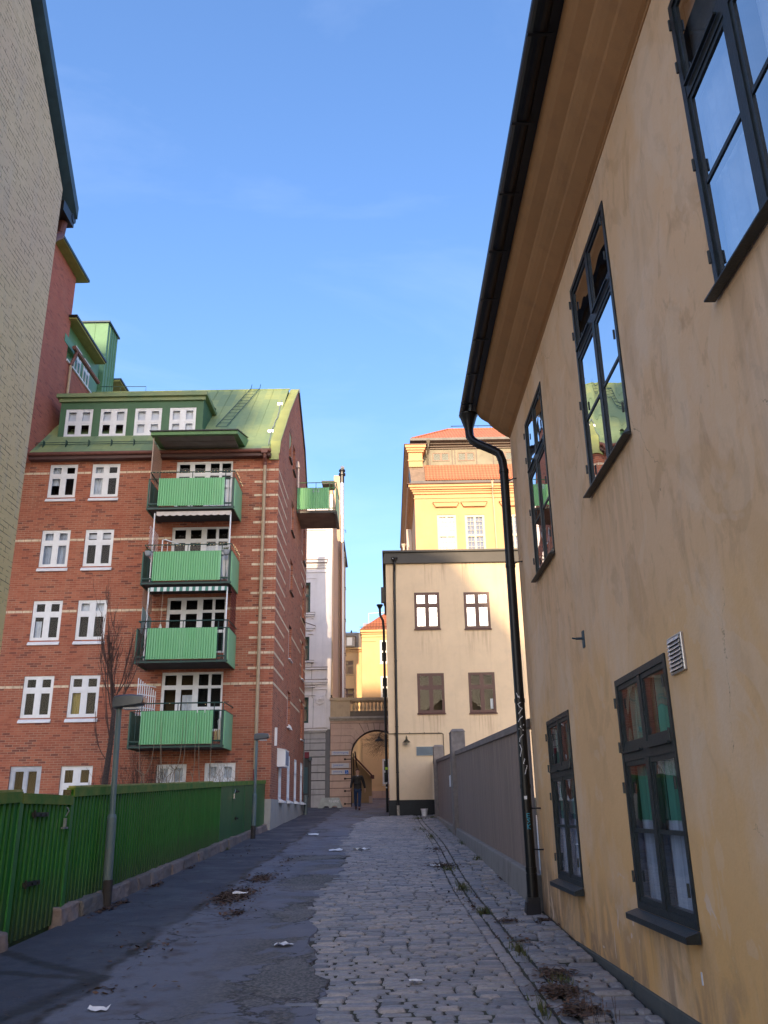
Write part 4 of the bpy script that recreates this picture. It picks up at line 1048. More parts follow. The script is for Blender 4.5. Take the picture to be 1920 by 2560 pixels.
# awnings under the first and second balconies
bal, zb, zt, y0 = B[0]
m = MB(); n = 66
for k in range(n):
    x0, x1 = -7.6+2.5*k/n, -7.6+2.5*(k+1)/n
    s = lambda x: .035*abs(math.sin((x+7.6)*math.pi/.23))
    m.quad((x0, y0+.10, zb-.15), (x1, y0+.10, zb-.15), (x1, y0+.08, zb-.28+s(x1)*-1), (x0, y0+.08, zb-.28-s(x0)))
aw = m.build('awning', mat('cream_awning', (.60, .54, .50), .8, .2, 5), bal)
g = G('striped_awning'); t = g.math('GREATER_THAN', g.math('FRACT', g.math('MULTIPLY', g.x, 1/.208)), .5)
g.col(g.mix(t, (.07, .20, .16), (.62, .66, .64))); g.rough(.8)
bal2, zb2, zt2, y02 = B[1]
m = MB(); m.quad((-7.63, y0+.06, zb2-.19), (-5.12, y0+.06, zb2-.19), (-5.12, y0+.04, zb2-.33), (-7.63, y0+.04, zb2-.33)); m.build('awning', g.m, bal2)
poles(B[1][0], B[1][1], B[0][1]-.2, y0); poles(B[2][0], B[2][1], B[1][1]-.2, y0)
m = MB(); m.tube([(-7.88, y0+.06, B[0][1]), (-7.88, y0+.06, 12.3)], .02, 6); m.build('screen_post', mat('tan_post', (.4, .3, .24), .7), B[0][0])
def lattice(bal, x, ya, yb, z0, z1, mt, s=.14, w=.012, name='trellis'):
    m = MB(); H = z1-z0; L = yb-ya; n = int((H+L)/s)+1
    for k in range(n):
        for sg in (1, -1):
            c = k*s; p0 = (max(0, c-H), min(c, H)); p1 = (min(c, L), max(0, c-L))
            a = [(p0[0], p0[1]), (p1[0], p1[1])]
            if abs(a[0][0]-a[1][0]) < .03: continue
            q = [(x+sg*.004, ya+(u if sg > 0 else L-u), z0+v) for u, v in a]
            m.tube(q, w, 4)
    m.build(name, mt, bal)
redtr = mat('red_brown_trellis', (.14, .035, .03), .8)
lattice(B[0][0], -7.9, y0+.1, 27.95, B[0][2]+.1, 12.2, mat('tan_trellis', (.34, .22, .17), .8), .09, .008)
lattice(B[1][0], -7.8, y0+.15, 27.9, B[1][2]-.1, B[0][1]-.6, mat('white_pink_trellis', (.6, .45, .45), .8), .15, .010)
lattice(B[2][0], -7.86, y0+.15, 27.9, B[2][2]+.75, B[1][1]-.2, mat('tan_trellis', (.34, .22, .17), .8), .09, .008)
lattice(B[2][0], -5.03, y0+.35, 27.9, B[2][2]+.0, B[1][1]-.1, redtr, .20, .014)
g = G('screen_stripes'); t = g.math('GREATER_THAN', g.math('FRACT', g.math('MULTIPLY', g.y, 1/.13)), .5); g.col(g.mix(t, (.09, .22, .2), (.45, .5, .5)))
m = MB(); m.hull8([(-7.84, y0+.15, B[2][2]-.1), (-7.83, y0+.15, B[2][2]-.1), (-7.83, 27.9, B[2][2]-.1), (-7.84, 27.9, B[2][2]-.1), (-7.84, y0+.15, B[2][2]+.75), (-7.83, y0+.15, B[2][2]+.75), (-7.83, 27.9, B[2][2]+.6), (-7.84, 27.9, B[2][2]+.6)])
m.build('striped_screen', g.m, B[2][0])
m = MB()
for k in range(9):
    a = k*.09; m.box(-7.78+a*.5, -7.755+a*.5, 26.75+a, 26.77+a, B[3][2]-.1, B[3][2]+1.05-.04*k)
for z in (.15, .55, .85): m.hull8([(-7.78, 26.77, B[3][2]+z), (-7.76, 26.77, B[3][2]+z), (-7.40, 27.5, B[3][2]+z), (-7.42, 27.5, B[3][2]+z), (-7.78, 26.77, B[3][2]+z+.03), (-7.76, 26.77, B[3][2]+z+.03), (-7.40, 27.5, B[3][2]+z+.03), (-7.42, 27.5, B[3][2]+z+.03)])
m.build('white_picket_screen', plas_w, B[3][0])
# small things on the balconies
def tl(m, name, mt, label, cat, group=None, **k):
    o = m.build(name, mt, **k); recenter(o); return tag(o, label, cat, group)
pot_m = mat('grey_pot', (.28, .30, .33), .6)
for i, (x, lab) in enumerate(((-7.72, 'grey planter with evergreen at the left end of the second highest balcony'), (-5.17, 'grey planter with evergreen at the right end of the second highest balcony'))):
    zt = B[1][2]
    t_ = thing('planter', lab, 'planter', (x, 26.56, zt-.12), 'planters hung on the balcony rail')
    m = MB(); m.lathe([(.07, 0), (.10, .06), (.115, .14), (.12, .15), (.10, .15)], (x, 26.54, zt-.15), 12); m.build('pot', pot_m, t_)
    m = MB(); rr = random.Random(i)
    for k in range(60):
        a = rr.uniform(0, 6.28); e = rr.uniform(.2, 1.2); L = rr.uniform(.08, .17); p = Vector((x+rr.uniform(-.06, .06), 26.54+rr.uniform(-.06, .06), zt+.0)); d = Vector((math.cos(a)*math.cos(e), math.sin(a)*math.cos(e), math.sin(e)))
        s_ = d.orthogonal().normalized()*.012; m.quad(p-s_, p+s_, p+d*L)
    m.build('plant', grass_m, t_)
m = MB()
for k in range(2): m.box(-5.29+k*.13, -5.21+k*.13, 26.75, 26.79, Bz[0]+.15, Bz[0]+.95)
tl(m, 'drying_towel', paper_m, 'white cloths hung behind the open rail of the top balcony', 'cloth')
m = MB(); m.hull8([(-5.30, 26.8, Bz[1]+.1), (-5.24, 26.8, Bz[1]+.1), (-5.24, 26.9, Bz[1]+.1), (-5.30, 26.9, Bz[1]+.1), (-5.33, 26.8, Bz[1]+.7), (-5.10, 26.8, Bz[1]+.75), (-5.10, 26.9, Bz[1]+.9), (-5.33, 26.9, Bz[1]+.9)]); tl(m, 'folded_parasol', paper_m, 'folded white parasol behind the right end of the second highest balcony', 'parasol')
m = MB(); m.hull8([(-5.20, 26.8, Bz[3]+.1), (-5.12, 26.8, Bz[3]+.1), (-5.12, 26.9, Bz[3]+.1), (-5.20, 26.9, Bz[3]+.1), (-5.24, 26.8, Bz[3]+.7), (-5.16, 26.8, Bz[3]+.8), (-5.16, 26.9, Bz[3]+.8), (-5.24, 26.9, Bz[3]+.7)]); tl(m, 'white_bag', paper_m, 'white sack standing behind the open rail of the lowest balcony', 'sack')
m = MB()
for k in range(4): m.box(-5.30+k*.06, -5.27+k*.06, 26.74, 26.77, Bz[3]+.1, Bz[3]+.42)
tl(m, 'wooden_crate', mat('pale_wood', (.5, .42, .2), .8), 'small slatted pale wooden crate on the lowest balcony', 'crate')
m = MB()
m.tube([(-7.35, 26.8, Bz[1]+.6), (-7.35, 26.8, Bz[1]+1.45), (-7.27, 26.85, Bz[1]+1.48), (-6.85, 27.2, Bz[1]+1.40)], .022, 8); m.tube([(-7.20, 26.9, Bz[1]+.6), (-7.20, 26.9, Bz[1]+1.40)], .010, 6)
tl(m, 'drying_rack', plas_w, 'white tubular drying rack on the second highest balcony', 'rack')
for i, x in enumerate((-7.25, )):
    m = MB(); m.lathe([(.055, -.02), (.06, .0), (.045, .06), (.03, .10), (.02, .14)], (x, 26.9, Bz[2]+1.05), 10); m.tube([(x, 26.9, Bz[2]+1.18), (x, 26.95, Bz[1]-.15)], .004, 4)
    tl(m, 'hanging_lantern', mat('cream_lantern', (.7, .68, .55), .6), 'small cream lantern hanging on a cord under the third balcony\'s ceiling', 'lantern')
for i, x in enumerate((-5.85, -5.62)):
    m = MB(); m.box(x, x+.03, 26.58, 26.6, Bz[3]+.92, Bz[3]+1.03)
    tl(m, 'clothes_peg', paper_m, 'white clip over the top edge of the lowest balcony panel, '+('left of the two' if i == 0 else 'right of the two'), 'clip', 'clips on the lowest balcony')

# balcony on the gable
m = MB(); m.box(-3.72, -2.04, 34.02, 36.15, 12.05, 12.17)
gb_ = m.build('gable_balcony', mat('tan_slab', (.22, .155, .12), .9, .3, 2), rb)
m = MB(); corrug(m, FY(34.0), -3.69, -2.33, 12.20, 13.17, .10, .05, .022, sharp=.16); m.build('front_panel', panel_green, gb_)
m = MB(); m.box(-2.04, -2.01, 34.02, 36.15, 12.08, 13.17); m.build('side_panel', panel_green2, gb_)
m = MB()
for p in (((-3.7, 34, 13.42), (-2.03, 34, 13.42), (-2.03, 36.1, 13.42)), ((-3.7, 34, 13.17), (-2.03, 34, 13.17)), ((-2.33, 34, 12.25), (-2.03, 34, 12.25))): m.tube(p, .02, 6)
for x in (-3.68, -2.9, -2.31, -2.17, -2.04): m.tube([(x, 34, 12.1), (x, 34, 13.42)], .014, 6)
m.build('railing', canopy_green, gb_)
m = MB(); m.box(-3.72, -2.0, 33.97, 34.02, 12.04, 12.12); m.hull8([(-2.12, 34, 12.0), (-2.0, 34, 12.0), (-2.0, 36.15, 12.0), (-2.12, 36.15, 12.0), (-2.06, 34, 12.08), (-2.0, 34, 12.08), (-2.0, 36.15, 12.08), (-2.06, 36.15, 12.08)]); m.build('edge_beam', black_m, gb_)
t_ = thing('wire_rack', 'small metal wire rack hooked over the green balcony on the gable', 'rack', (-3.0, 33.9, 12.9))
m = MB()
for z in (13.0, 13.1): m.tube([(-3.08, 33.93, z), (-2.72, 33.93, z)], .009, 5)
for x in (-3.0, -2.8): m.tube([(x, 33.93, 12.93), (x, 33.93, 13.18)], .009, 5)
m.build('wire', alu_m, t_)
m = MB(); m.hull8([(-3.05+.35, 35.0, 13.75), (-2.2, 35.0, 13.75), (-2.2, 35.8, 13.75), (-2.7, 35.8, 13.75), (-2.75, 35.0, 13.9), (-2.17, 35.0, 13.9), (-2.17, 35.8, 13.9), (-2.75, 35.8, 13.9)])
m.tube([(-2.45, 35.4, 12.2), (-2.45, 35.4, 13.8)], .02, 6)
tl(m, 'folded_parasol', mat('beige_canvas', (.35, .30, .22), .9), 'flat beige canvas parasol top on the gable balcony', 'parasol')
# fittings on the gable wall
m = MB(); m.box(-3.72, -3.44, 29.5, 30.5, 1.50, 2.04); m.hull8([(-3.72, 29.47, 2.04), (-3.42, 29.47, 2.04), (-3.42, 30.53, 2.04), (-3.72, 30.53, 2.04), (-3.72, 29.47, 2.10), (-3.42, 29.47, 2.05), (-3.42, 30.53, 2.05), (-3.72, 30.53, 2.10)])
ub = m.build('utility_box', plas_w, rb, bevel=.01)
m = MB(); m.box(-3.44, -3.433, 29.56, 30.42, 1.55, 2.0); m.build('box_louvre', mat('slate_louvre', (.16, .2, .3), .5), ub)
m = MB(); m.box(-3.72, -3.64, 28.72, 28.80, 2.12, 2.70); m.build('cable_duct', plas_w, rb)
m = MB(); m.hull8([(-3.72, 32.6, 3.0), (-3.60, 32.6, 2.98), (-3.60, 33.0, 2.98), (-3.72, 33.0, 3.0), (-3.72, 32.6, 3.18), (-3.66, 32.6, 3.14), (-3.66, 33.0, 3.14), (-3.72, 33.0, 3.18)]); m.build('wall_light', plas_w, rb)
m = MB(); m.tube([(-3.66, 38.3, 3.1), (-3.66, 38.3, .9)], .022, 8); m.build('thin_pipe', grey_metal, rb)
m = MB(); m.tube([(-3.55, 38.2, -.1), (-3.55, 38.2, .75)], .085, 12); tl(m, 'steel_bollard', grey_metal, 'grey steel bollard at the far foot of the brick gable', 'bollard')
m = MB(); m.tube([(-3.62, 33.5, 13.0), (-3.62, 33.5, 13.9)], .05, 8); m.hull8([(-3.70, 33.4, 13.9), (-3.54, 33.4, 13.9), (-3.54, 33.6, 13.9), (-3.70, 33.6, 13.9), (-3.68, 33.45, 14.2), (-3.60, 33.45, 14.2), (-3.60, 33.55, 14.2), (-3.68, 33.55, 14.2)])
m.build('flue', mat('dull_flue', (.4, .34, .33), .6), rb)

# ------------------------------------------------------------------ taller brick house behind it
tb = thing('tall_brick_house', 'taller dark red brick house with green dormer and tower, behind the balconied house', 'apartment house', (-14, 33, -.4))
m = MB()
m.prism([(28.3, 12.0), (29.9, 12.0), (29.9, 17.33), (29.9, 21.1), (20.0, 21.1), (20, 12.0)], lambda a, b, d: (d, a, b), -19, -12.6)
m.prism([(29.9, 12.0), (34.0, 12.0), (34.0, 17.33), (29.9, 17.33)], lambda a, b, d: (d, a, b), -19, -12.62)
m.build('wall', red_brick_dark, tb)
m = MB(); m.box(-19.3, -12.22, 19.5, 30.28, 21.12, 21.16); m.build('soffit', olive_m, tb)
m = MB(); m.box(-19.3, -12.18, 19.5, 30.32, 21.165, 21.27); m.build('roof_edge', navy_m, tb)
m = MB(); m.box(-16, -12.75, 29.9, 33.9, 17.3, 19.3)
dm_ = m.build('dormer', tower_green, tb)
m = MB(); m.box(-16, -12.3, 29.7, 33.4, 19.02, 19.10); m.build('dormer_soffit', olive_m, dm_)
m = MB(); m.box(-16, -12.26, 29.65, 33.45, 19.105, 19.2); m.build('dormer_roof', black_m, dm_)
m = MB(); m.box(-12.8, -12.58, 29.5, 30.9, 17.9, 18.25); m.build('dormer_apron', tower_green, dm_)
FT = FXp(-12.74)
window(dm_, FT, 31.05, 31.75, 17.4, 18.6, (white_p,), rec=-.02, fr=.05, mul=.05, cas=.03, rows=(.4,), sill=.05, silldrop=.02)
window(dm_, FT, 32.1, 32.8, 17.4, 18.6, (white_p,), rec=-.02, fr=.05, mul=.05, cas=.03, rows=(.4,), sill=.05, silldrop=.02)
m = MB(); m.box(-12.66, -12.56, 29.95, 33.0, 17.27, 17.34); m.build('parapet_cap', white_p, tb)
m = MB(); m.tube([(-12.42, 30.1, 17.95), (-12.42, 33.1, 17.95)], .09, 8); m.tube([(-12.42, 30.4, 17.9), (-12.45, 30.35, 17.6), (-12.53, 30.25, 17.2)], .07, 8); m.build('gutter', rust_m, tb)
m = MB(); m.tube([(-12.53, 30.25, 17.2), (-12.53, 30.25, 14.5)], .055, 10); m.build('downpipe', tanpipe_m, tb)
m = MB(); m.box(-16.5, -12.6, 34.1, 35.5, 14.0, 21.6)
tw = m.build('tower', tower_green, tb)
m = MB()
for x in (-15.9, -15.0, -14.1, -13.2): m.box(x-.012, x+.012, 34.07, 34.1, 14, 21.6)
for y in (34.35, 34.7, 35.0, 35.3): m.box(-12.6, -12.57, y-.012, y+.012, 14, 21.6)
for z in (19.9, 18.2, 16.9): m.box(-16.4, -12.6, 34.085, 34.1, z-.01, z+.01)
m.build('sheet_seam', tower_green, tw)
m = MB(); m.box(-16.6, -12.52, 34.02, 35.58, 21.6, 21.68); m.build('tower_cap', navy_m, tw)
m = MB(); m.box(-16.5, -12.3, 35.5, 36.7, 19.3, 19.38); m.build('back_soffit', olive_m, tb)
m = MB(); m.box(-16.5, -12.25, 35.5, 36.75, 19.385, 19.47); m.build('back_roof_edge', navy_m, tb)

# ------------------------------------------------------------------ grey brick house, near left
gh = thing('grey_brick_house', 'tall windowless gable of painted grey brick with dark blue verge, leftmost building', 'house', (-7, 6, -1.4))
m = MB()
prof = [(5.6, -1.9), (12.0, -1.9), (12.0, 10.28), (9.95, 12.30), (8.8, 13.5), (5.6, 10.2)]
m.prism(prof, lambda a, b, d: (d, a, b), -13, -5.48)
m.build('wall', grey_brick_m, gh)
m = MB()
for (p, q) in (((12.63, 10.26), (8.8, 14.14)), ((8.8, 14.14), (5.2, 10.25))):
    m.hull8([(-13.2, p[0], p[1]-.10), (-5.43, p[0], p[1]-.10), (-5.43, q[0], q[1]-.10), (-13.2, q[0], q[1]-.10), (-13.2, p[0], p[1]+.14), (-5.43, p[0], p[1]+.14), (-5.43, q[0], q[1]+.14), (-13.2, q[0], q[1]+.14)])
m.build('roof', navy_m, gh)
m = MB(); m.tube([(-13, 12.56, 10.12), (-5.46, 12.56, 10.12)], .09, 10); m.box(-5.7, -5.47, 12.1, 12.6, 9.95, 10.15)
m.build('gutter', black_m, gh)
m = MB(); m.tube([(-5.60, 12.45, 9.95), (-5.60, 12.40, 9.65), (-5.62, 12.2, 9.45), (-5.66, 12.12, 9.2), (-5.66, 12.12, -1)], .075, 12); m.build('downpipe', rust_m, gh)
# ------------------------------------------------------------------ beige house
bh = thing('beige_house', 'beige plastered house with red-brown windows and black plinth, beyond the grey fence', 'house', (3, 40, -.2))
F = FY(36.0)
bw = [(1.24, 2.33, 7.40, 8.99), (3.39, 4.50, 7.37, 8.97), (1.27, 2.40, 3.86, 5.50), (3.42, 4.53, 3.84, 5.50)]
m = MB(); wallface(m, F, [(.03, .46), (8, .46), (8, 10.35), (.03, 10.35)], [rect(*w) for w in bw], .2)
m.quad((.03, 36, .46), (.03, 46.15, .46), (.03, 46.15, 10.35), (.03, 36, 10.35)); m.quad((8, 36, .46), (8, 46, .46), (8, 46, 10.35), (8, 36, 10.35)); m.quad((.03, 46.15, .46), (8, 46.15, .46), (8, 46.15, 10.35), (.03, 46.15, 10.35))
m.build('wall', beige_m, bh)
m = MB(); m.box(-.01, 8, 35.96, 46.1, -.6, .46); m.build('plinth', mat('black_plinth', (.012, .016, .018), .7, .4, 3), bh)
par = mat('dark_parapet_sheet', (.024, .021, .020), .55, .3, 2)
m = MB(); m.box(-.07, 8.1, 35.88, 46.2, 10.30, 10.60); m.box(-.04, 8.1, 35.92, 46.2, 10.60, 10.80); m.box(-.10, 8.1, 35.84, 46.2, 10.80, 10.86); m.build('parapet', par, bh)
m = MB(); m.box(-.11, 8.1, 35.83, 46.2, 10.862, 10.885); m.build('parapet_cap', mat('brown_cap_sheet', (.16, .12, .09), .5), bh)
wl = ['blue sky reflected', None]
for i, w in enumerate(bw):
    window(bh, F, *w, (brown_p,), rec=-.012, fr=.07, mul=.085, cas=.045, rows=(.35,), trans=.09, sill=.06, silldrop=.03, sillm=brown_p, ft=.06, glassm=glass_far if i < 2 else glass_m,
           room=dark_in if i < 2 else brown_in, curtain=[(curt_w, .80, .93, .1, .35, .01)] if i == 3 else None)
m = MB(); m.lathe([(.05, -.12), (.055, 0), (.10, .10), (.14, .16), (.14, .2)], (.42, 35.80, 10.34), 12); m.tube([(.42, 35.80, 10.26), (.42, 35.84, 10.12), (.41, 35.93, 9.95), (.40, 35.93, 9.7)], .055, 10)
m.tube([(.40, 35.93, 9.7), (.36, 35.93, .25)], .055, 12)
for z in (8.6, 6.0, 3.3, 1.5): m.tube([(.36+.04*(z-.25)/9.45, 35.93, z), (.36+.04*(z-.25)/9.45, 35.93, z+.05)], .064, 12)
pp_ = m.build('downpipe', black_m, bh)
m = MB(); m.tube([(.36, 35.93, .26), (.37, 35.93, -.12)], .06, 10); m.build('pipe_foot', mat('dirty_white_pipe', (.4, .36, .3), .8, .4, 9), pp_)
m = MB(); m.box(.33, .47, 35.70, 35.71, 10.45, 10.53); m.build('white_mark', paper_m, pp_)
# side pipe, on the wall that faces the passage
m = MB(); m.lathe([(.05, -.16), (.06, -.06), (.15, .1), (.15, .12)], (-.26, 37.0, 8.60), 10)
m.tube([(-.26, 37.0, 8.5), (-.25, 37, 8.25), (-.13, 37, 8.0), (-.10, 37, 7.6), (-.08, 37, 3.0), (-.07, 37, .0)], .055, 10); m.box(-.2, .02, 36.9, 37.1, 8.8, 9.5)
for z in (6.4, 4.2, 2.6, 1.5): m.tube([(-.08, 37, z), (-.08, 37, z+.05)], .066, 10)
sp = m.build('side_downpipe', black_m, bh)
m = MB(); m.tube([(-.075, 37, 1.68), (-.075, 37, 1.78)], .062, 10); m.build('round_sticker', yel_s, sp)
m = MB(); m.quad((-.12, 36.93, 1.1), (-.07, 36.93, 1.12), (-.05, 36.93, 1.2), (-.1, 36.93, 1.17)); m.box(-.13, -.06, 36.92, 36.93, .95, 1.0); m.build('torn_poster', paper_m, sp)
m = MB(); m.tube([(-.1, 35.96, 3.05), (2.22, 35.96, 3.04), (2.28, 35.96, 2.98), (2.28, 35.96, 1.0)], .018, 6)
for x in (.3, .9, 1.5, 2.1): m.box(x-.012, x+.012, 35.93, 35.985, 3.02, 3.09)
m.build('conduit', mat('bronze_conduit', (.10, .08, .05), .6), bh)
m = MB(); m.box(1.17, 2.27, 35.955, 35.985, 2.18, 2.50); sg = m.build('blank_panel', mat('blue_grey_panel', (.09, .13, .17), .3, .2, 4), bh)
m = MB()
for z0 in (2.165, 2.50): m.box(1.15, 2.29, 35.95, 35.99, z0, z0+.02)
m.box(1.15, 1.17, 35.95, 35.99, 2.185, 2.50); m.box(2.27, 2.29, 35.95, 35.99, 2.185, 2.50); m.build('panel_edge', mat('panel_rim', (.28, .30, .3), .5), sg)
t_ = thing('wall_lamp', 'small bronze lamp with a conical shade on the beige wall beside the black downpipe', 'lamp', (.76, 35.9, 2.6))
m = MB(); m.tube([(.76, 35.99, 2.93), (.76, 35.84, 2.95), (.76, 35.80, 2.88)], .014, 6); m.build('arm', hin, t_)
m = MB(); m.lathe([(.155, 0), (.15, .02), (.075, .09), (.045, .12), (.04, .2), (.02, .22)], (.76, 35.8, 2.68), 16); m.build('lamp_shade', mat('bronze_shade', (.06, .05, .03), .4, metal=.5), t_)
m = MB(); m.lathe([(.02, -.09), (.045, -.07), (.05, 0)], (.76, 35.8, 2.68), 10); m.build('bulb_glass', mat('frosted_bulb', (.3, .28, .22), .3), t_)
t_ = thing('passage_lamp', 'dark conical lamp on a bracket at the passage corner, seen before the archway', 'lamp', (-.35, 38, 2.9))
m = MB(); m.tube([(.03, 38, 3.3), (-.28, 38, 3.3), (-.38, 38, 3.15)], .02, 6); m.build('arm', hin, t_)
m = MB(); m.lathe([(.19, 0), (.17, .03), (.07, .12), (.04, .2)], (-.38, 38, 2.93), 14); m.build('lamp_shade', hin, t_)

# ------------------------------------------------------------------ gateway with arch and balustrade
YA = 46.2
gw = thing('stone_gateway', 'pinkish stone gateway with round arch, iron gate and balustrade across the lane end', 'gateway', (-1, 46.5, .3))
ac, ar = (-.60, 2.77), 1.35
arc = [(ac[0]-ar*math.cos(math.pi*k/24), ac[1]+ar*math.sin(math.pi*k/24)) for k in range(25)]
F = FY(YA)
arch_poly = [(-1.95, .1)] + arc + [(.75, .1)]
m = MB(); wallface(m, F, [(-3.05, .1), (-1.95, .1)]+arc+[(.75, .1), (1.6, .1), (1.6, 4.5), (-3.05, 4.5)], [], .9)
for k in range(len(arc)-1): m.quad(F(arc[k][0], 0, arc[k][1]), F(arc[k+1][0], 0, arc[k+1][1]), F(arc[k+1][0], -.9, arc[k+1][1]), F(arc[k][0], -.9, arc[k][1]))
m.quad(F(-1.95, 0, .1), F(-1.95, 0, 2.77), F(-1.95, -.9, 2.77), F(-1.95, -.9, .1)); m.quad(F(.75, 0, .1), F(.75, 0, 2.77), F(.75, -.9, 2.77), F(.75, -.9, .1))
m.quad((-3.05, YA, .1), (-3.05, YA+.9, .1), (-3.05, YA+.9, 4.5), (-3.05, YA, 4.5))
wallface(m, FY(YA+.9), [(-3.05, .1), (-1.95, .1)]+arc+[(.75, .1), (1.6, .1), (1.6, 4.5), (-3.05, 4.5)], [], 0)
m.build('wall', mat('shadowed_joint_stone', (.13, .085, .065), .9), gw)
m = MB(); gp = .014
P2 = lambda a, b, d: (a, YA-d, b)
levels = [.12, .80, 1.22, 1.58, 1.90, 2.19, 2.52, 2.84, 3.13]
def jx(z): return -1.95-.0 if z <= 2.77 else ac[0]-math.sqrt(max(0, ar*ar-(z-ac[1])**2))
for z0, z1 in zip(levels[:-1], levels[1:]):
    poly = [(-3.05, z0+gp), (jx(z0+gp), z0+gp)]
    if z1 > 2.77:
        for q in range(1, 4): zz = z0+gp+(z1-z0-2*gp)*q/4; poly.append((jx(zz), zz))
    poly += [(jx(z1-gp), z1-gp), (-3.05, z1-gp)]
    m.prism(poly, P2, 0, .03)
inner = [(-1.905, 3.13), (-1.83, 3.40), (-1.66, 3.60), (-1.45, 3.80), (-1.22, 3.96), (-.98, 4.06), (-.70, 4.115), (-.45, 4.11), (-.2, 4.06), (.1, 3.93)]
outer_ = [None, (-1.99, 3.5), (-1.93, 3.86), (-1.79, 4.22), (-1.51, 4.49), (-1.11, 4.49), (-.75, 4.49), (-.40, 4.49), (0.02, 4.49), (.5, 4.49)]
def sh(poly, s=.014):
    cx_ = sum(p[0] for p in poly)/len(poly); cy_ = sum(p[1] for p in poly)/len(poly); o = []
    for a, b in poly:
        d = math.hypot(a-cx_, b-cy_); o.append((a+(cx_-a)/d*s*1.3, b+(cy_-b)/d*s*1.3))
    return o
blocks = [[(-3.05, 3.13), inner[0], inner[1], (-1.99, 3.5), (-3.05, 3.5)], [(-3.05, 3.5), (-1.99, 3.5), inner[1], inner[2], (-1.93, 3.86), (-3.05, 3.86)],
          [(-3.05, 3.86), (-1.93, 3.86), inner[2], inner[3], (-1.79, 4.22), (-3.05, 4.22)], [(-3.05, 4.22), (-1.79, 4.22), inner[3], inner[4], (-1.51, 4.49), (-3.05, 4.49)]]
for k in range(4, 9): blocks.append([inner[k], inner[k+1], outer_[k+1], outer_[k]])
for b_ in blocks: m.prism(sh(b_), P2, 0, .03)
m.build('rusticated_blocks', pink_m, gw, bevel=.008)
m = MB(); m.box(-3.06, 1.6, YA-.04, YA+.94, 4.50, 4.62); m.build('frieze', pink_m, gw)
m = MB(); m.box(-3.08, 1.6, YA-.10, YA+1.0, 4.62, 4.72); m.box(-3.10, 1.6, YA-.18, YA+1.0, 4.72, 4.83); m.build('cornice', mat('light_cornice_stone', (.46, .40, .34), .85, .3, 3), gw)
m = MB(); m.box(-3.05, -1.99, YA, YA+.5, 4.83, 5.70); m.box(-3.03, -2.0, YA-.01, YA+.4, 5.20, 5.215); m.build('pier', tanst_m, gw)
m = MB(); m.box(-3.08, -1.95, YA-.05, YA+.55, 5.70, 5.84); m.box(-3.06, -1.97, YA-.03, YA+.53, 5.66, 5.70); m.build('pier_cap', tanst_m, gw)
m = MB(); m.box(-1.99, 1.6, YA+.02, YA+.42, 4.83, 5.12); m.build('balustrade_base', stained('sooty_stone', (.17, .135, .10), (.08, .065, .05), (.06, .05, .04), .8), gw)
m = MB(); m.box(-1.96, 1.6, YA-.02, YA+.46, 5.68, 5.82); m.box(-1.96, 1.6, YA+.02, YA+.40, 5.62, 5.68); m.build('rail', tanst_m, gw)
for k in range(12):
    x = -1.80+k*.198
    m = MB(); m.lathe([(.07, 0), (.07, .05), (.04, .07), (.045, .10), (.075, .17), (.078, .22), (.06, .30), (.036, .40), (.034, .43), (.06, .45), (.06, .505)], (x, YA+.22, 5.12), 10)
    m.build('baluster', tanst_m, gw, smooth=True)
# iron gate leaf, folded back, strap hinges and signs
iron = mat('black_iron', (.015, .010, .010), .5, metal=.4)
for z in (2.66, 1.69, 1.08, .45):
    m = MB(); m.box(-2.27, -1.93, YA-.05, YA-.03, z-.02, z+.02); m.lathe([(.045, -.01), (.045, .01)], (-2.27, YA-.05, z), 8); m.hull8([(-2.31, YA-.05, z-.045), (-2.22, YA-.05, z-.045), (-2.22, YA-.03, z-.045), (-2.31, YA-.03, z-.045), (-2.31, YA-.05, z+.045), (-2.22, YA-.05, z+.045), (-2.22, YA-.03, z+.045), (-2.31, YA-.03, z+.045)])
    m.build('strap_hinge', iron, gw)
m = MB()
q = [(-1.94, .30), (-1.94, 2.85), (-1.80, 3.3)]
m.tube([(-1.93, YA-.02, .30), (-1.93, YA-.02, 2.77)] + [(p[0]+.0, YA-.01, p[1]) for p in arc[1:14]], .022, 6)
m.tube([(-1.78, YA+1.0, 3.1), (-1.70, YA+1.8, 2.3), (-1.62, YA+2.2, .4)], .03, 6); m.tube([(-1.86, YA+.6, 3.0), (-1.80, YA+1.0, .4)], .03, 6)
m.build('iron_gate', iron, gw)
signs = thing('direction_signs', 'three white direction signs stacked on the pillar left of the archway', 'sign', (-2.5, YA-.05, 1.9))
def text(body, size, x, z, mt, parent, y=None, name='lettering'):
    cu = bpy.data.curves.new('txt', 'FONT'); cu.body = body; cu.size = size; cu.extrude = .001
    ob = bpy.data.objects.new('txt', cu); C.objects.link(ob)
    me = bpy.data.meshes.new_from_object(ob.evaluated_get(bpy.context.evaluated_depsgraph_get())); bpy.data.objects.remove(ob)
    off = OFF[parent.name]
    for v in me.vertices: c = v.co.copy(); v.co = (c.x+x-off.x, (y or YA-.075)-c.z-off.y, c.y+z-off.z)
    me.materials.clear(); me.materials.append(mt); o = bpy.data.objects.new(name, me); C.objects.link(o); o.parent = parent; OFF[o.name] = off; return o
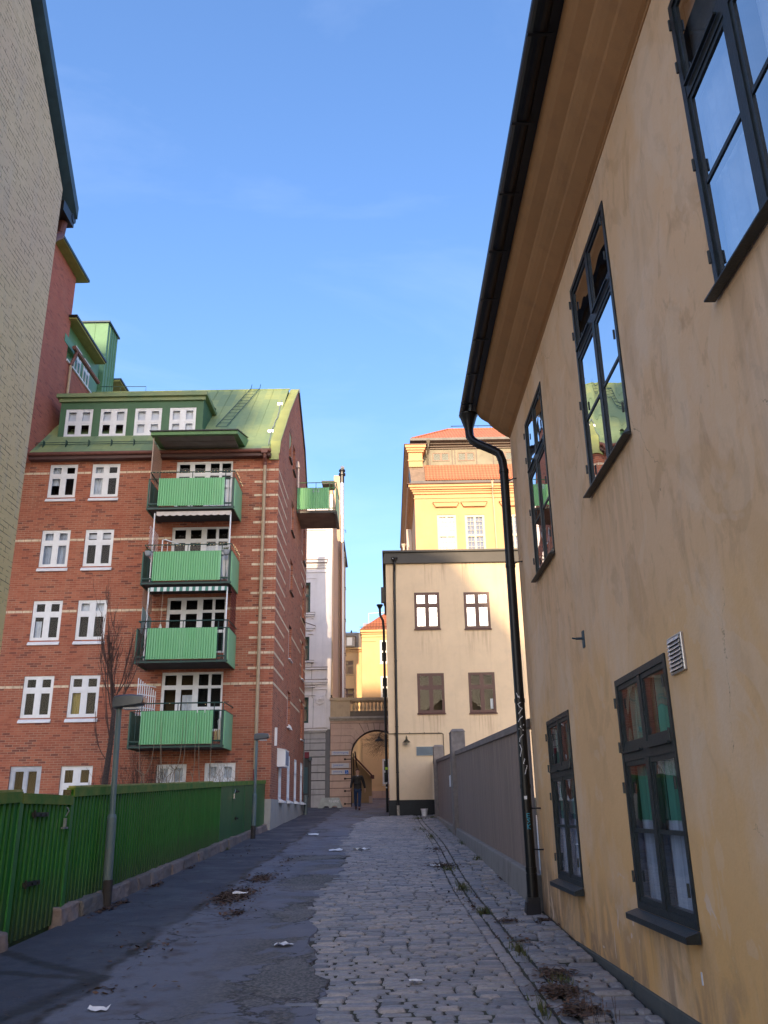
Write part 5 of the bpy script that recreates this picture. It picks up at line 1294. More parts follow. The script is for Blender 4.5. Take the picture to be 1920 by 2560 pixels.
for (z0, z1, txt) in ((2.87, 3.08, 'Varumottagning'), (2.23, 2.46, 'Leveranser'), (1.91, 2.13, 'Inkörning')):
    m = MB(); m.box(-2.96, -2.06, YA-.07, YA-.03, z0, z1); pl = m.build('sign_plate', mat('sign_white', (.5, .5, .54), .5, .1, 3), signs)
    text(txt, .12, -2.87, z1-.12, blue_s, pl)
    m = MB(); m.tube([(-2.84, YA-.075, z0+.03), (-2.84, YA-.075, z0+.08)], .006, 4); m.tube([(-2.865, YA-.075, z0+.055), (-2.84, YA-.075, z0+.082), (-2.815, YA-.075, z0+.055)], .006, 4); m.build('arrow', blue_s, pl)
    if txt[0] == 'I':
        m = MB(); m.box(-2.26, -2.09, YA-.08, YA-.071, z0+.02, z1-.02); bs = m.build('wheelchair_sign', blue_s, pl)
        m = MB(); cx_, cz_ = -2.175, z0+.075
        m.tube([(cx_+.035*math.cos(t), YA-.084, cz_+.035*math.sin(t)) for t in [x*.45-2.6 for x in range(11)]], .006, 4, caps=True)
        m.tube([(cx_-.012, YA-.084, cz_+.08), (cx_-.008, YA-.084, cz_+.03), (cx_+.03, YA-.084, cz_+.03), (cx_+.045, YA-.084, cz_-.02)], .007, 4); m.lathe([(.003, -.012), (.012, 0), (.003, .012)], (cx_-.014, YA-.084, cz_+.10), 6)
        m.build('wheelchair_symbol', paper_m, pl)
m = MB(); m.lathe([(.07, 0), (.09, .03), (.03, .1), (.07, .14)], (-3.0, YA+.1, 5.85), 8); m.build('small_light', hin, gw)

# ------------------------------------------------------------------ white house with classical front
wh = thing('white_house', 'pale classical house front with grey rusticated ground floor, left of the gateway', 'house', (-6, 48, .3))
F = FY(YA)
win3 = [(-5.2, -4.19, 10.48, 12.23), (-5.2, -4.21, 7.83, 9.17), (-5.2, -4.21, 4.55, 5.89)]
m = MB(); wallface(m, F, [(-9, 4.2), (-3.06, 4.2), (-3.0, 8), (-2.95, 17.5), (-9, 17.5)], [rect(*w) for w in win3], .2)
m.build('wall', white_m, wh)
m = MB()
for (x0, x1, z0, z1, d) in ((-9, -3.88, 12.45, 12.52, .03), (-9, -3.30, 12.80, 12.86, .05), (-9, -3.30, 13.06, 13.12, .08), (-9, -3.25, 13.36, 13.50, .22), (-9, -3.22, 13.50, 13.62, .30),
                            (-9, -3.20, 7.36, 7.46, .14), (-9, -3.2, 6.66, 6.80, .16), (-9, -3.22, 6.55, 6.66, .10), (-9, -3.24, 6.28, 6.34, .08), (-9, -3.24, 5.98, 6.02, .06), (-9, -3.85, 6.40, 6.46, .20),
                            (-9, -3.2, 4.14, 4.24, .14), (-3.9, -3.3, 5.35, 5.39, .04), (-9, -3.92, 10.38, 10.48, .16), (-9, -3.95, 10.28, 10.36, .10), (-4.2, -3.98, 10.16, 10.20, .06),
                            (-9, -3.95, 7.74, 7.83, .16), (-9, -4.0, 9.52, 9.60, .10), (-4.3, -4.0, 9.30, 9.34, .06), (-9, -3.32, 15.30, 15.36, .06)):
    bx(m, F, x0, x1, 0, d, z0, z1)
x = -6
while x < -3.32: bx(m, F, x, x+.06, .05, .12, 13.18, 13.30); x += .11
m.prism([(-5.2, 10.2), (-3.90, 9.72), (-3.90, 9.62), (-5.2, 9.62)], lambda a, b, d: (a, YA-d, b), 0, .12)
m.build('moulding', white_m, wh)
m = MB()
for (x0, x1, z0, z1, d) in ((-9, -3.19, 7.462, 7.485, .16), (-9, -3.19, 6.802, 6.825, .18), (-9, -3.91, 10.482, 10.50, .18), (-9, -3.94, 7.832, 7.85, .18), (-9, -3.86, 6.462, 6.48, .21), (-9, -3.19, 4.242, 4.26, .16)): bx(m, F, x0, x1, 0, d, z0, z1)
m.hull8([(-5.2, YA-.14, 10.2), (-3.88, YA-.14, 9.725), (-3.88, YA, 9.725), (-5.2, YA, 10.2), (-5.2, YA-.14, 10.23), (-3.88, YA-.14, 9.755), (-3.88, YA, 9.755), (-5.2, YA, 10.23)])
m.build('ledge_sheet', mat('purple_brown_sheet', (.10, .05, .07), .5), wh)
m = MB(); bx(m, F, -3.86, -3.31, .0, .05, 4.3, 6.26); bx(m, F, -3.86, -3.31, 0, .045, 6.84, 7.35); bx(m, F, -3.86, -3.30, 0, .04, 7.50, 12.75); bx(m, F, -3.90, -3.34, .0, .03, 13.72, 14.8)
m.build('pilaster', white_m, wh)
m = MB()
n = 16
pts = [(-3.61+.25*math.cos(math.pi+math.pi*k/n), 5.78+.30*math.sin(math.pi+math.pi*k/n)) for k in range(n+1)]
m.prism(pts+[(-3.36, 5.98), (-3.86, 5.98)], lambda a, b, d: (a, YA-d, b), .05, .10)
m.prism([(-3.61+.17*math.cos(2*math.pi*k/n), 5.80+.17*math.sin(2*math.pi*k/n)) for k in range(n)], lambda a, b, d: (a, YA-d, b), .10, .14)
m.prism([(-3.61+.08*math.cos(2*math.pi*k/n), 5.81+.08*math.sin(2*math.pi*k/n)) for k in range(n)], lambda a, b, d: (a, YA-d, b), .14, .20)
m.build('medallion', white_m, wh, bevel=.015)
m = MB()
pan = [(-3.86, 13.72, 14.85), (-3.92, 14.9, 14.9)]
for (a0, a1, z0, z1) in ((-3.92, -3.33, 13.75, 15.15),):
    for w_ in ((a0, a0+.02, z0, z1), (a1-.02, a1, z0, z1), (a0, a1, z1-.02, z1)): bx(m, F, w_[0], w_[1], .03, .045, w_[2], w_[3])
m.build('panel_moulding', white_m, wh)
for i, w in enumerate(win3): window(wh, F, *w, (mat('dark_green_shutter', (.02, .06, .05), .5),), rec=.12, fr=.08, mul=.06, cas=.03, rows=(.4,), sill=0)
m = MB(); bx(m, F, -9, -3.06, -.3, 0, .0, 4.2); m.build('ground_floor', mat('deep_grey_joint', (.09, .09, .095), .9), wh)
m = MB()
for z0, z1 in ((.92, 1.18), (1.20, 1.60), (1.63, 2.0), (2.03, 2.38), (2.41, 2.78), (2.81, 3.12), (3.15, 3.5)):
    x0 = -4.02 if z1 < 3.0 else -9
    bx(m, F, x0, -3.30, 0, .035, z0+.008, z1-.008)
bx(m, F, -9, -3.28, 0, .05, 3.52, 3.70); bx(m, F, -9, -3.3, 0, .03, 3.72, 4.02); bx(m, F, -9, -3.26, 0, .09, 4.03, 4.13)
bx(m, F, -4.02, -3.30, 0, .06, .30, .90)
m.build('rusticated_blocks', greyst_m, wh, bevel=.01)
m = MB(); bx(m, F, -3.30, -3.06, 0, .02, .2, 4.18); m.build('corner_strip', mat('mid_grey_strip', (.17, .17, .18), .85, .2, 3), wh)
m = MB(); bx(m, F, -5, -4.12, .0, .02, .8, 3.0); dr = m.build('shop_door', mat('black_door_frame', (.02, .025, .035), .5), wh)
m = MB(); m.quad(F(-4.9, .025, 1.0), F(-4.2, .025, 1.0), F(-4.2, .025, 2.3), F(-4.9, .025, 2.3)); m.build('door_glass', mat('teal_glass', (.06, .11, .13), .1), dr)
m = MB(); bx(m, F, -5, -4.14, .02, .12, 2.75, 3.05); m.build('awning_box', mat('maroon_box', (.16, .01, .03), .6), dr)
m = MB(); m.tube([F(-4.05, .06, 7.8), F(-4.06, .06, 6.9), F(-4.0, .2, 6.4), F(-4.02, .08, 5.9), F(-3.95, .07, 5.8), F(-3.96, .07, 4.3), F(-4.1, .06, 4.1), F(-4.1, .05, 3.1)], .010, 4); m.build('cable', hin, wh)
t_ = thing('projecting_lamp', 'small grey projecting lamp above the shop door of the white house', 'lamp', (-4.1, YA-.3, 2.7))
m = MB(); m.tube([(-4.1, YA, 2.75), (-4.05, YA-.3, 2.75)], .02, 6); m.build('arm', hin, t_)
m = MB(); m.lathe([(.07, -.1), (.09, 0), (.05, .08)], (-4.05, YA-.32, 2.7), 10); m.build('lamp_head', grey_metal, t_)
m = MB(); m.box(-9, -2.97, YA+.01, 52, 17.5, 17.9); m.box(-9, -2.94, YA+.4, 50, 4.0, 17.5)
m.build('side_wall', tan_m, wh)

# ------------------------------------------------------------------ tan house with flues further in
th = thing('tan_side_house', 'narrow tan house side with steel flue pipes, just right of the white house', 'house', (-3, 56, 1))
m = MB(); m.box(-9, -3.02, 50.02, 53.5, 1, 16.6); m.box(-9, -2.88, 53.52, 60, 1, 16.95); m.build('wall', tan_m, th)
m = MB(); m.box(-3.4, -2.84, 54.2, 56.6, 16.9, 21.1); m.box(-3.4, -2.9, 54.2, 55.9, 21.1, 21.9); m.build('chimney', tan_m, th)
m = MB(); m.hull8([(-9, 55.8, 17.6), (-2.76, 55.8, 17.6), (-2.72, 60.1, 17.0), (-9, 60.1, 17.0), (-9, 55.8, 17.75), (-2.76, 55.8, 17.75), (-2.72, 60.1, 17.1), (-9, 60.1, 17.1)]); m.build('eaves', navy_m, th)
m = MB(); m.tube([(-2.78, 53.2, 5), (-2.78, 53.2, 19.2), (-2.74, 52, 20.6), (-2.66, 51.2, 21.3)], .12, 12); m.build('steel_flue', mat('bright_steel', (.6, .6, .6), .35, metal=.7), th)
m = MB(); m.tube([(-2.66, 50.8, 20.0), (-2.66, 50.8, 20.55)], .14, 12); m.lathe([(.14, 0), (.22, .02), (.22, .15), (.15, .18), (.15, .26), (.21, .30), (.2, .40), (.10, .46)], (-2.66, 50.8, 20.5), 14); m.build('flue_cowl', black_m, th)
m = MB(); m.tube([(-2.66, 50.8, 20.1), (-2.66, 50.8, 16)], .12, 12); m.build('flue_pipe', mat('bright_steel', (.6, .6, .6), .35, metal=.7), th)
for y, r_ in ((52.6, .06), (56.8, .05)):
    m = MB(); m.tube([(-2.80, y, 5.2), (-2.80, y, 17.2)], r_, 8); m.build('pipe', mat('pale_pipe', (.42, .36, .33), .6) if y > 55 else mat('brown_pipe', (.16, .08, .06), .6), th)
m = MB()
for z in (18.6, 16.6, 14.5, 12.3, 10.0, 7.7): m.tube([(-2.86, 56.2, z), (-2.70, 56.2, z), (-2.68, 56.2, z-.2)], .02, 5)
m.build('bracket', hin, th)

# ------------------------------------------------------------------ yellow houses behind the gateway
fl = thing('far_mansard_house', 'yellow house with grey mansard roof and bright dormer, seen above the gateway', 'house', (-4, 68, 1))
F = FY(66.0)
m = MB(); wallface(m, F, [(-8, .5), (-1.93, .5), (-1.93, 12.15), (-8, 12.15)], [rect(-3.6, -2.57, 10.1, 11.17), rect(-3.6, -2.54, 7.95, 9.03)], .15); m.box(-8, -1.93, 66.3, 72, .5, 12.1); m.build('wall', yellow2_m, fl)
m = MB(); bx(m, F, -8, -1.93, 0, .12, 11.85, 11.93); bx(m, F, -8, -1.93, 0, .2, 12.0, 12.15); m.build('cornice', yellow2_m, fl)
window(fl, F, -3.6, -2.57, 10.1, 11.17, (mat('tan_frame', (.35, .25, .15), .6),), rec=.05, fr=.05, mul=.06, cas=.02, rows=(.4,), glassm=glass_far, sill=.05)
window(fl, F, -3.6, -2.54, 7.95, 9.03, (mat('dull_brown_frame', (.16, .10, .09), .6),), rec=.05, fr=.06, mul=.06, cas=.02, rows=(.4,), glassm=glass_m, sill=.05)
m = MB(); m.hull8([(-8, 65.8, 12.15), (-1.9, 65.8, 12.15), (-1.9, 69, 12.15), (-8, 69, 12.15), (-8, 66.5, 13.42), (-1.9, 66.5, 13.45), (-1.9, 69, 13.45), (-8, 69, 13.42)]); m.build('mansard_roof', grey_sheet, fl)
m = MB(); m.box(-4, -2.45, 65.6, 66.9, 12.20, 12.98); d_ = m.build('dormer', mat('pale_dormer', (.45, .4, .35), .6), fl)
m = MB(); m.box(-4, -2.40, 65.5, 66.9, 12.98, 13.03); m.build('dormer_roof', grey_sheet, d_)
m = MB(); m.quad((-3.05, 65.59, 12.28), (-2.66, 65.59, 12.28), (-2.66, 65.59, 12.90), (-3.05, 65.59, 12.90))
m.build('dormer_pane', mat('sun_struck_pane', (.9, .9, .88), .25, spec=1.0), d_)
m = MB(); m.tube([(-4, 66.6, 13.52), (-2.3, 66.6, 13.52)], .02, 5); m.tube([(-2.75, 66.6, 13.45), (-2.75, 66.6, 13.65)], .06, 6); m.build('ridge_rail', hin, fl)
fr_ = thing('far_orange_roof_house', 'bright yellow house with orange hipped tile roof, seen just left of the beige house', 'house', (0, 66, 1))
F = FY(62.0)
m = MB(); wallface(m, F, [(-1.80, .5), (4, .5), (4, 12.7), (-1.80, 12.7)], [rect(-.47, .6, 10.27, 11.95), rect(-.45, .6, 7.7, 9.33), rect(-.42, .4, 1.85, 3.55)], .15)
m.quad((-1.8, 62, .5), (-1.8, 70, .5), (-1.8, 70, 12.7), (-1.8, 62, 12.7))
m.build('wall', yellow2_m, fr_)
m = MB(); bx(m, F, -1.86, 4, 0, .10, 12.42, 12.50); bx(m, F, -1.90, 4, 0, .18, 12.55, 12.72); bx(m, F, -1.8, -.75, 0, .05, 11.86, 11.92); bx(m, F, -1.84, 4, 0, .06, 12.20, 12.24); bx(m, F, -1.82, 4, 0, .04, 1.80, 1.84); m.build('cornice', yellow2_m, fr_)
m = MB(); bx(m, F, -1.84, 4, 0, .05, .5, 1.42); m.build('plinth', pink_m, fr_)
for w in ((-.47, .6, 10.27, 11.95), (-.45, .6, 7.7, 9.33), (-.42, .4, 1.85, 3.55)): window(fr_, F, *w, (white_p,), rec=.02, fr=.10, mul=.06, cas=.03, rows=(.5,), sill=.04)
m = MB(); m.v += [(-1.95, 61.75, 12.72), (4, 61.75, 12.72), (4, 66, 15.3), (.6, 66, 15.3), (-1.95, 70, 12.72)]; m.f += [(0, 1, 2, 3), (0, 3, 4)]; m.mi += [0, 0]; m.build('roof', tile_m, fr_)
m = MB(); m.tube([(-1.5, 62.2, 13.2), (.5, 62.2, 13.2)], .015, 5)
for k in range(9): m.tube([(-1.8+k*.25, 61.8, 12.76), (-1.8+k*.25, 61.8, 12.90)], .012, 4)
m.tube([(-1.95, 61.75, 12.90), (1, 61.75, 12.90)], .02, 5); m.build('snow_guard', hin, fr_)
gs = thing('far_grey_roof', 'small patch of grey sheet roof behind the orange tiled roof', 'roof', (-1.4, 72, 13))
m = MB(); m.hull8([(-2.05, 70.5, 12.0), (.5, 70.5, 12.0), (.5, 74, 12.0), (-2.05, 74, 12.0), (-1.95, 71.5, 15.25), (.5, 71.5, 15.35), (.5, 74, 15.35), (-1.95, 74, 15.25)]); m.build('roof_sheet', mat('lilac_grey_sheet', (.27, .27, .33), .5), gs)
m = MB(); m.tube([(-1.45, 70.6, 14.3), (-1.45, 70.6, 15.9), (.4, 70.6, 16.0)], .03, 5); m.build('rail', plas_w, gs)
# stair roof seen through the arch
st = thing('stair_canopy', 'sloping brown handrail canopy seen through the archway behind the man', 'canopy', (-1.4, 52, 1))
m = MB()
for (p, q) in (((-2.0, 52, 3.15), (-.95, 52, 2.05)),): m.hull8([(p[0], p[1], p[2]-.07), (q[0], q[1], q[2]-.07), (q[0], q[1]+1, q[2]-.07), (p[0], p[1]+1, p[2]-.07), (p[0], p[1], p[2]+.05), (q[0], q[1], q[2]+.05), (q[0], q[1]+1, q[2]+.05), (p[0], p[1]+1, p[2]+.05)])
m.box(-1.05, -.85, 51.9, 53, 1.9, 2.08); m.build('sloping_beam', mat('maroon_beam', (.10, .03, .025), .7), st)
m = MB(); m.prism([(-2.2, .5), (-1.0, .5), (-1.0, 1.98), (-2.2, 3.2)], lambda a, b, d: (a, d, b), 52.2, 53); m.build('side_wall', mat('tan_shed', (.3, .2, .1), .9), st)
m = MB(); m.box(-1.15, -.95, 51.5, 51.7, ground(51), ground(51)+.42); tag(m.build('small_post', mat('tan_post', (.4, .3, .24), .7), None), 'short tan post at the foot of the yellow wall, seen through the archway', 'post'); 

# ------------------------------------------------------------------ yellow palace block above the beige house
yt = thing('yellow_tower_house', 'sunlit yellow house with orange tiled roofs and dormer band, behind the beige house', 'house', (5, 58, 1))
F = FY(55.0)
tw_ = [(3.62, 4.93, 14.4, 19.19), (5.52, 6.88, 14.4, 19.16), (8.2, 9.5, 14.4, 19.16)]
m = MB(); wallface(m, F, [(2.12, .5), (12, .5), (12, 20.75), (2.12, 20.75)], [rect(*w) for w in tw_], .25)
m.quad((2.12, 55, .5), (2.12, 82, .5), (2.12, 82, 20.75), (2.12, 55, 20.75)); m.build('wall', yellow_m, yt)
m = MB()
for (d, z0, z1) in ((.05, 20.38, 20.44), (.10, 20.70, 20.86), (.18, 20.86, 20.98), (.30, 20.98, 21.12), (.40, 21.12, 21.30)):
    m.box(2.12-d, 12, 55-d, 82, z0, z1)
m.build('cornice', yellow_m, yt)
m = MB()
for (a0, a1) in ((3.38, 5.15), (5.31, 7.10), (7.95, 9.7)):
    m.prism([(a0, 20.03), (a1, 20.03), (a1-.16, 19.73), (a0+.16, 19.73)], lambda a, b, d: (a, 55-d, b), 0, .18); bx(m, F, a0-.02, a1+.02, 0, .24, 20.03, 20.10)
m.build('window_hood', yellow_m, yt)
cream = mat('cream_frame', (.60, .52, .36), .5, .1, 3)
sunny = glass('sun_struck_glass', f0=2.4, wav=.1)
for i, w in enumerate(tw_):
    window(yt, F, *w, (cream,), rec=.04, fr=.13, mul=.07, cas=.03, rows=(.30, .66), trans=.09, bars=((0, 3, 1), (1, 3, 1), (2, 3, 1)), sill=0, glassm=glass_m,
           curtain=[(blind_m, .03, .97, 0, 1, 0)] if i == 0 else [(mat('grey_blind', (.25, .27, .36), .8), .03, .97, 0, 1, 0)])
m = MB(); m.box(1.62, 12, 54.5, 55.2, 21.31, 21.36); m.build('gutter', mat('brown_gutter', (.12, .05, .04), .6), yt)
m = MB(); m.hull8([(1.86, 54.65, 21.36), (12, 54.65, 21.36), (12, 56.0, 21.36), (1.86, 56.0, 21.36), (1.9, 54.75, 21.62), (12, 54.75, 21.62), (12, 56.0, 21.62), (1.9, 56.0, 21.62)]); m.build('stone_course', tile_conc, yt)
for k in range(13):
    pass
m = MB(); m.hull8([(2.92, 54.7, 21.62), (12, 54.7, 21.62), (12, 56.8, 21.62), (2.92, 56.8, 21.62), (2.92, 55.8, 23.2), (12, 55.8, 23.2), (12, 56.8, 23.2), (2.92, 56.8, 23.2)]); m.build('lower_tiles', tile_m, yt)
m = MB()
for k in range(50):
    x = 2.98+k*.18; m.hull8([(x-.045, 54.64, 21.64), (x+.045, 54.64, 21.64), (x+.045, 54.9, 21.64), (x-.045, 54.9, 21.64), (x-.045, 54.66, 21.74), (x+.045, 54.66, 21.74), (x+.045, 54.9, 21.9), (x-.045, 54.9, 21.9)])
m.build('tile_edge', tile_m, yt)
m = MB(); m.hull8([(1.92, 54.8, 21.62), (2.90, 54.8, 21.62), (2.90, 56.8, 21.62), (1.92, 56.8, 21.62), (1.80, 55.6, 23.3), (2.88, 55.6, 23.3), (2.88, 56.8, 23.3), (1.80, 56.8, 23.3)]); m.build('sheet_corner', mat('worn_brown_sheet', (.25, .18, .13), .6, .3, 3), yt)
# upper attic
FA = FY(56.4); sc = 56.4/55
m = MB(); bx(m, FA, 2.7, 12, -1, 0, 23.3, 24.9); m.build('dormer_band', mat('olive_grey_sheet', (.23, .21, .15), .6, .25, 2), yt)
m = MB(); bx(m, FA, 2.7, 12, 0, .10, 24.68, 24.80); bx(m, FA, 2.7, 12, 0, .25, 24.80, 24.92); bx(m, FA, 2.7, 12, 0, .45, 24.92, 25.06)
for x in (3.35, 4.95, 5.15, 6.7, 7.9): bx(m, FA, x, x+.06, 0, .05, 23.4, 24.68)
m.build('dormer_cornice', mat('brown_band', (.16, .12, .10), .6, .2, 2), yt)
for (a0, a1) in ((3.47, 4.66), (5.24, 6.43), (7.95, 9.2)):
    window(yt, FA, a0*sc, a1*sc, 23.08*sc+.08, 23.80*sc, (mat('taupe_frame', (.22, .15, .11), .6),), rec=-.03, fr=.05, mul=.10, cas=.03, rows=(), sill=0, glassm=glass_m, curtain=[(blind_m, .03, .97, 0, 1, 0)], ft=.03)
m = MB(); m.box(1.80, 2.78, 55.3, 80, 22.9, 23.9)
for (d, z0, z1) in ((.0, 23.9, 24.0), (.10, 24.0, 24.14), (.18, 24.14, 24.3), (.26, 24.3, 24.5)): m.box(1.80-d*.9, 2.78+d, 55.3-d, 80, z0, z1)
m.box(1.74, 2.84, 55.24, 80, 23.34, 23.42)
m.build('corner_block', yellow_m, yt)
m = MB(); m.box(1.50, 3.1, 55.0, 80, 24.505, 24.56); m.build('corner_sheet', mat('brown_gutter', (.12, .05, .04), .6), yt)
m = MB(); m.box(1.95, 12, 55.6, 56.6, 25.07, 25.25); m.build('upper_stone_course', tile_conc, yt)
m = MB(); m.v += [(2.1, 55.7, 25.25), (12, 55.7, 25.25), (12, 60, 27.9), (5.05, 60, 27.9), (2.1, 66, 25.25)]; m.f += [(0, 1, 2, 3), (0, 3, 4)]; m.mi += [0, 0]
m.build('upper_tiles', tile_m, yt)
m = MB(); m.tube([(2.1, 55.7, 25.28), (5.05, 60, 27.93), (12, 60, 27.93)], .08, 8); m.build('ridge_tiles', tile_m, yt)
m = MB(); m.tube([(5.3, 60, 28.2), (12, 60, 28.2)], .03, 5)
for k in range(8): m.tube([(5.4+k, 60, 27.9), (5.4+k, 60, 28.2)], .02, 4)
m.build('ridge_rail', hin, yt)
m = MB(); m.tube([(9.1, 57.5, 26.2), (9.1, 57.5, 28.0)], .10, 8); m.build('white_vent', plas_w, yt)
m = MB(); m.lathe([(.05, -.5), (.06, -.3), (.14, 0)], (7.5, 54.6, 21.45), 10); m.tube([(7.5, 54.6, 21.1), (7.52, 54.9, 20.6), (7.55, 54.93, 20.3), (7.6, 54.93, 12)], .05, 8); m.build('downpipe', mat('peach_pipe', (.55, .40, .28), .6), yt)
m = MB(); m.lathe([(.05, -.5), (.08, -.3), (.2, 0)], (3.25, 55.75, 25.1), 10); m.tube([(3.25, 55.75, 24.7), (3.2, 56.2, 24.2), (3.2, 56.3, 23.2)], .07, 8); m.build('upper_downpipe', mat('dull_bronze', (.13, .11, .08), .6), yt)
m = MB(); m.tube([(1.45, 62, 19.2), (1.5, 61.5, 17.5), (2.0, 60.5, 16.5)], .08, 8); m.lathe([(.08, -.3), (.2, 0)], (1.45, 62, 19.3), 8); m.box(1.7, 2.1, 62, 63, 16, 20.5); m.build('side_fittings', mat('pale_side_pipe', (.6, .5, .42), .6), yt)

# ------------------------------------------------------------------ added blocker out of view behind the viewer: its stepped outline shapes the shade
ob_ = thing('shadow_blocker', 'added unseen blocker far behind the viewer, outline shaped to shade the lane', 'shadow blocker', (-25, -71, -4))
m = MB()
m.prism([(-24, -5), (-24, 50), (-20, 55.1), (-14.6, 55.1), (-14.4, 52.0), (-8.7, 52.0), (-7.5, 48.7), (-8.0, 45.3), (-6.3, 45.1), (-6.15, 51.4), (-5.9, 52.6), (-3.3, 52.6), (-2.9, 47.2), (.2, 46.1), (3.3, 41.8), (3.3, -5)], lambda a, b, d: (a, d, b), -71.5, -70)
m.build('wall', beige_m, ob_)
# ------------------------------------------------------------------ street lamps
def lamp(x, y, ztop, dx, label, lean=0.0):
    g0 = ground(y)
    t_ = thing('street_lamp', label, 'street lamp', (x, y, g0), 'street lamps in front of the green fence')
    m = MB(); zc = g0+1.14
    m.tube([(x, y, g0-.1), (x+lean*.4, y, zc-.03)], .062, 16); m.tube([(x+lean*.4, y, zc-.03), (x+lean*.4, y, zc+.02)], [.066, .045], 16); m.tube([(x+lean*.4, y, zc+.02), (x+lean, y, ztop-.05)], .038, 14)
    p = m.build('pole', stained('worn_blue_grey_pole', (.10, .15, .16), (.05, .085, .09), (.16, .13, .11), .7, rough=.55), t_, smooth=True)
    es = p.modifiers.new('es', 'EDGE_SPLIT'); es.split_angle = R(30)
    m = MB(); m.tube([(x, y, g0-.02), (x, y, g0+.34)], .066, 16); m.build('base_sleeve', mat('brown_black_base', (.035, .03, .03), .8, .4, 8), p)
    m = MB()
    n = 12; L = dx
    prof = [(-.06, -.085), (L*.55, -.075), (L, -.065), (L+.02, .0), (L, .065), (L*.5, .10), (0, .105), (-.06, .095), (-.075, 0)]
    y0, y1 = y-.10, y+.10
    rings = []
    for (yy, s) in ((y0, .82), (y-.07, .97), (y, 1), (y+.07, .97), (y1, .82)):
        i = len(m.v); rings.append(i)
        for a, b in prof: m.v.append((x+lean+a, yy, ztop-.02+b*s+a*.08))
    k = len(prof)
    for a, b in zip(rings[:-1], rings[1:]):
        for q in range(k): m.f.append((a+q, a+(q+1) % k, b+(q+1) % k, b+q)); m.mi.append(0)
    m.f.append(tuple(rings[0]+q for q in range(k))); m.mi.append(0); m.f.append(tuple(rings[-1]+q for q in reversed(range(k)))); m.mi.append(0)
    m.build('lamp_head', mat('slate_lamp_head', (.11, .125, .15), .3, .15, 4, metal=.6), t_, bevel=.012)
    m = MB(); m.box(x+lean+L+.005, x+lean+L+.03, y-.075, y+.075, ztop-.06+L*.08, ztop+.02+L*.08); m.build('end_cap', mat('orange_cap', (.45, .25, .16), .4), t_, bevel=.01)
    m = MB(); m.box(x+lean+.08, x+lean+L-.05, y-.07, y+.07, ztop-.115, ztop-.09); m.build('lens', mat('milky_lens', (.4, .42, .45), .3), t_)
    return t_
lamp(-3.73, 12.18, 1.54, .34, 'nearer, larger street lamp with worn blue-grey pole in front of the green fence', -.05)
lamp(-3.66, 24.33, 2.05, .32, 'farther, smaller-looking street lamp with grey pole before the flat green fence panels', .02)

# ------------------------------------------------------------------ bare trees and shrubs
def grow(m, p, d, r, L, depth, rg, up_=.25, spread=.35, nseg=4, kids=(2, 3), maxd=4, tw=None, minr=.003):
    pts = [p]; dd = d.normalized()
    for k in range(nseg):
        dd = (dd + Vector((rg.gauss(0, .07), rg.gauss(0, .07), up_*.25+rg.gauss(0, .04)))).normalized()
        pts.append(pts[-1]+dd*L/nseg)
    m.tube(pts, [max(minr, r*(1-.45*k/nseg)) for k in range(nseg+1)], 5 if r < .02 else 8, caps=False)
    if depth >= maxd: return
    n = rg.randint(*kids)
    for k in range(n):
        t = rg.uniform(.35, 1.0); i = min(nseg-1, int(t*nseg)); q = pts[i].lerp(pts[i+1], t*nseg-i)
        a = rg.uniform(0, 2*math.pi); s = rg.uniform(spread*.6, spread*1.3)
        o = dd.orthogonal().normalized(); o = Matrix.Rotation(a, 3, dd) @ o
        grow(m, q, (dd*math.cos(s)+o*math.sin(s)), max(minr, r*.55), L*rg.uniform(.55, .85), depth+1, rg, up_, spread, nseg, kids, maxd, tw, minr)
    grow(m, pts[-1], dd, r*.5, L*.7, depth+1, rg, up_, spread, nseg, kids, maxd, tw, minr)
rg = random.Random(21)
t_ = thing('slender_bare_tree', 'slender leafless tree with upright twigs in front of the brick house, behind the nearer lamp', 'tree', (-7.65, 24, -.63))
m = MB(); m.tube([(-7.72, 24, -.65), (-7.66, 24, .9), (-7.60, 24, 1.9), (-7.58, 24, 3.2)], [.10, .085, .07, .05], 10)
m.build('trunk', bark_m, t_, smooth=True)
m = MB()
def upr(p, a, s, r, L, rgx, top, dep=0):
    pts = [Vector(p)]; d = Vector((math.cos(a)*math.sin(s), math.sin(a)*math.sin(s), math.cos(s)))
    n = 7
    for k in range(n):
        d = (d + Vector((rgx.gauss(0, .05), rgx.gauss(0, .05), .28 if k < 4 else .05))).normalized(); pts.append(pts[-1]+d*L/n)
    m.tube(pts, [max(.004, r*(1-.75*k/n)) for k in range(n+1)], 5, caps=False)
    if dep < 3:
        for k in range(rgx.randint(2, 4) if dep < 2 else rgx.randint(1, 3)):
            t = rgx.uniform(.15, .95); i = min(n-1, int(t*n)); q = pts[i]
            upr(q, a+rgx.uniform(-1.4, 1.4), rgx.uniform(.25, .85) if dep else rgx.uniform(.2, .6), max(.004, r*.5), L*rgx.uniform(.3, .6), rgx, top, dep+1)
for k in range(11):
    z = rg.uniform(1.6, 3.4); upr((-7.6, 24, z), rg.uniform(0, 6.28), rg.uniform(.15, .75), .022, rg.uniform(1.6, 2.7)*(6.3-z)/3.6, rg, 6)
upr((-7.5, 24, 3.0), -.2, .85, .02, 1.9, rg, 6, 1); upr((-7.5, 24, 3.3), 0.1, .7, .018, 2.0, rg, 6, 1)
upr((-7.7, 24, 3.2), 3.2, .9, .012, 1.1, rg, 6, 1); upr((-7.7, 24, 1.5), 3.2, .9, .014, 1.2, rg, 6, 1)
m.build('crown', twig_m, t_)
t_ = thing('bare_climber', 'bare pale upward-curving stems of a shrub below the lowest front balcony', 'shrub', (-6.3, 26.0, -.5))
m = MB(); rg = random.Random(4)
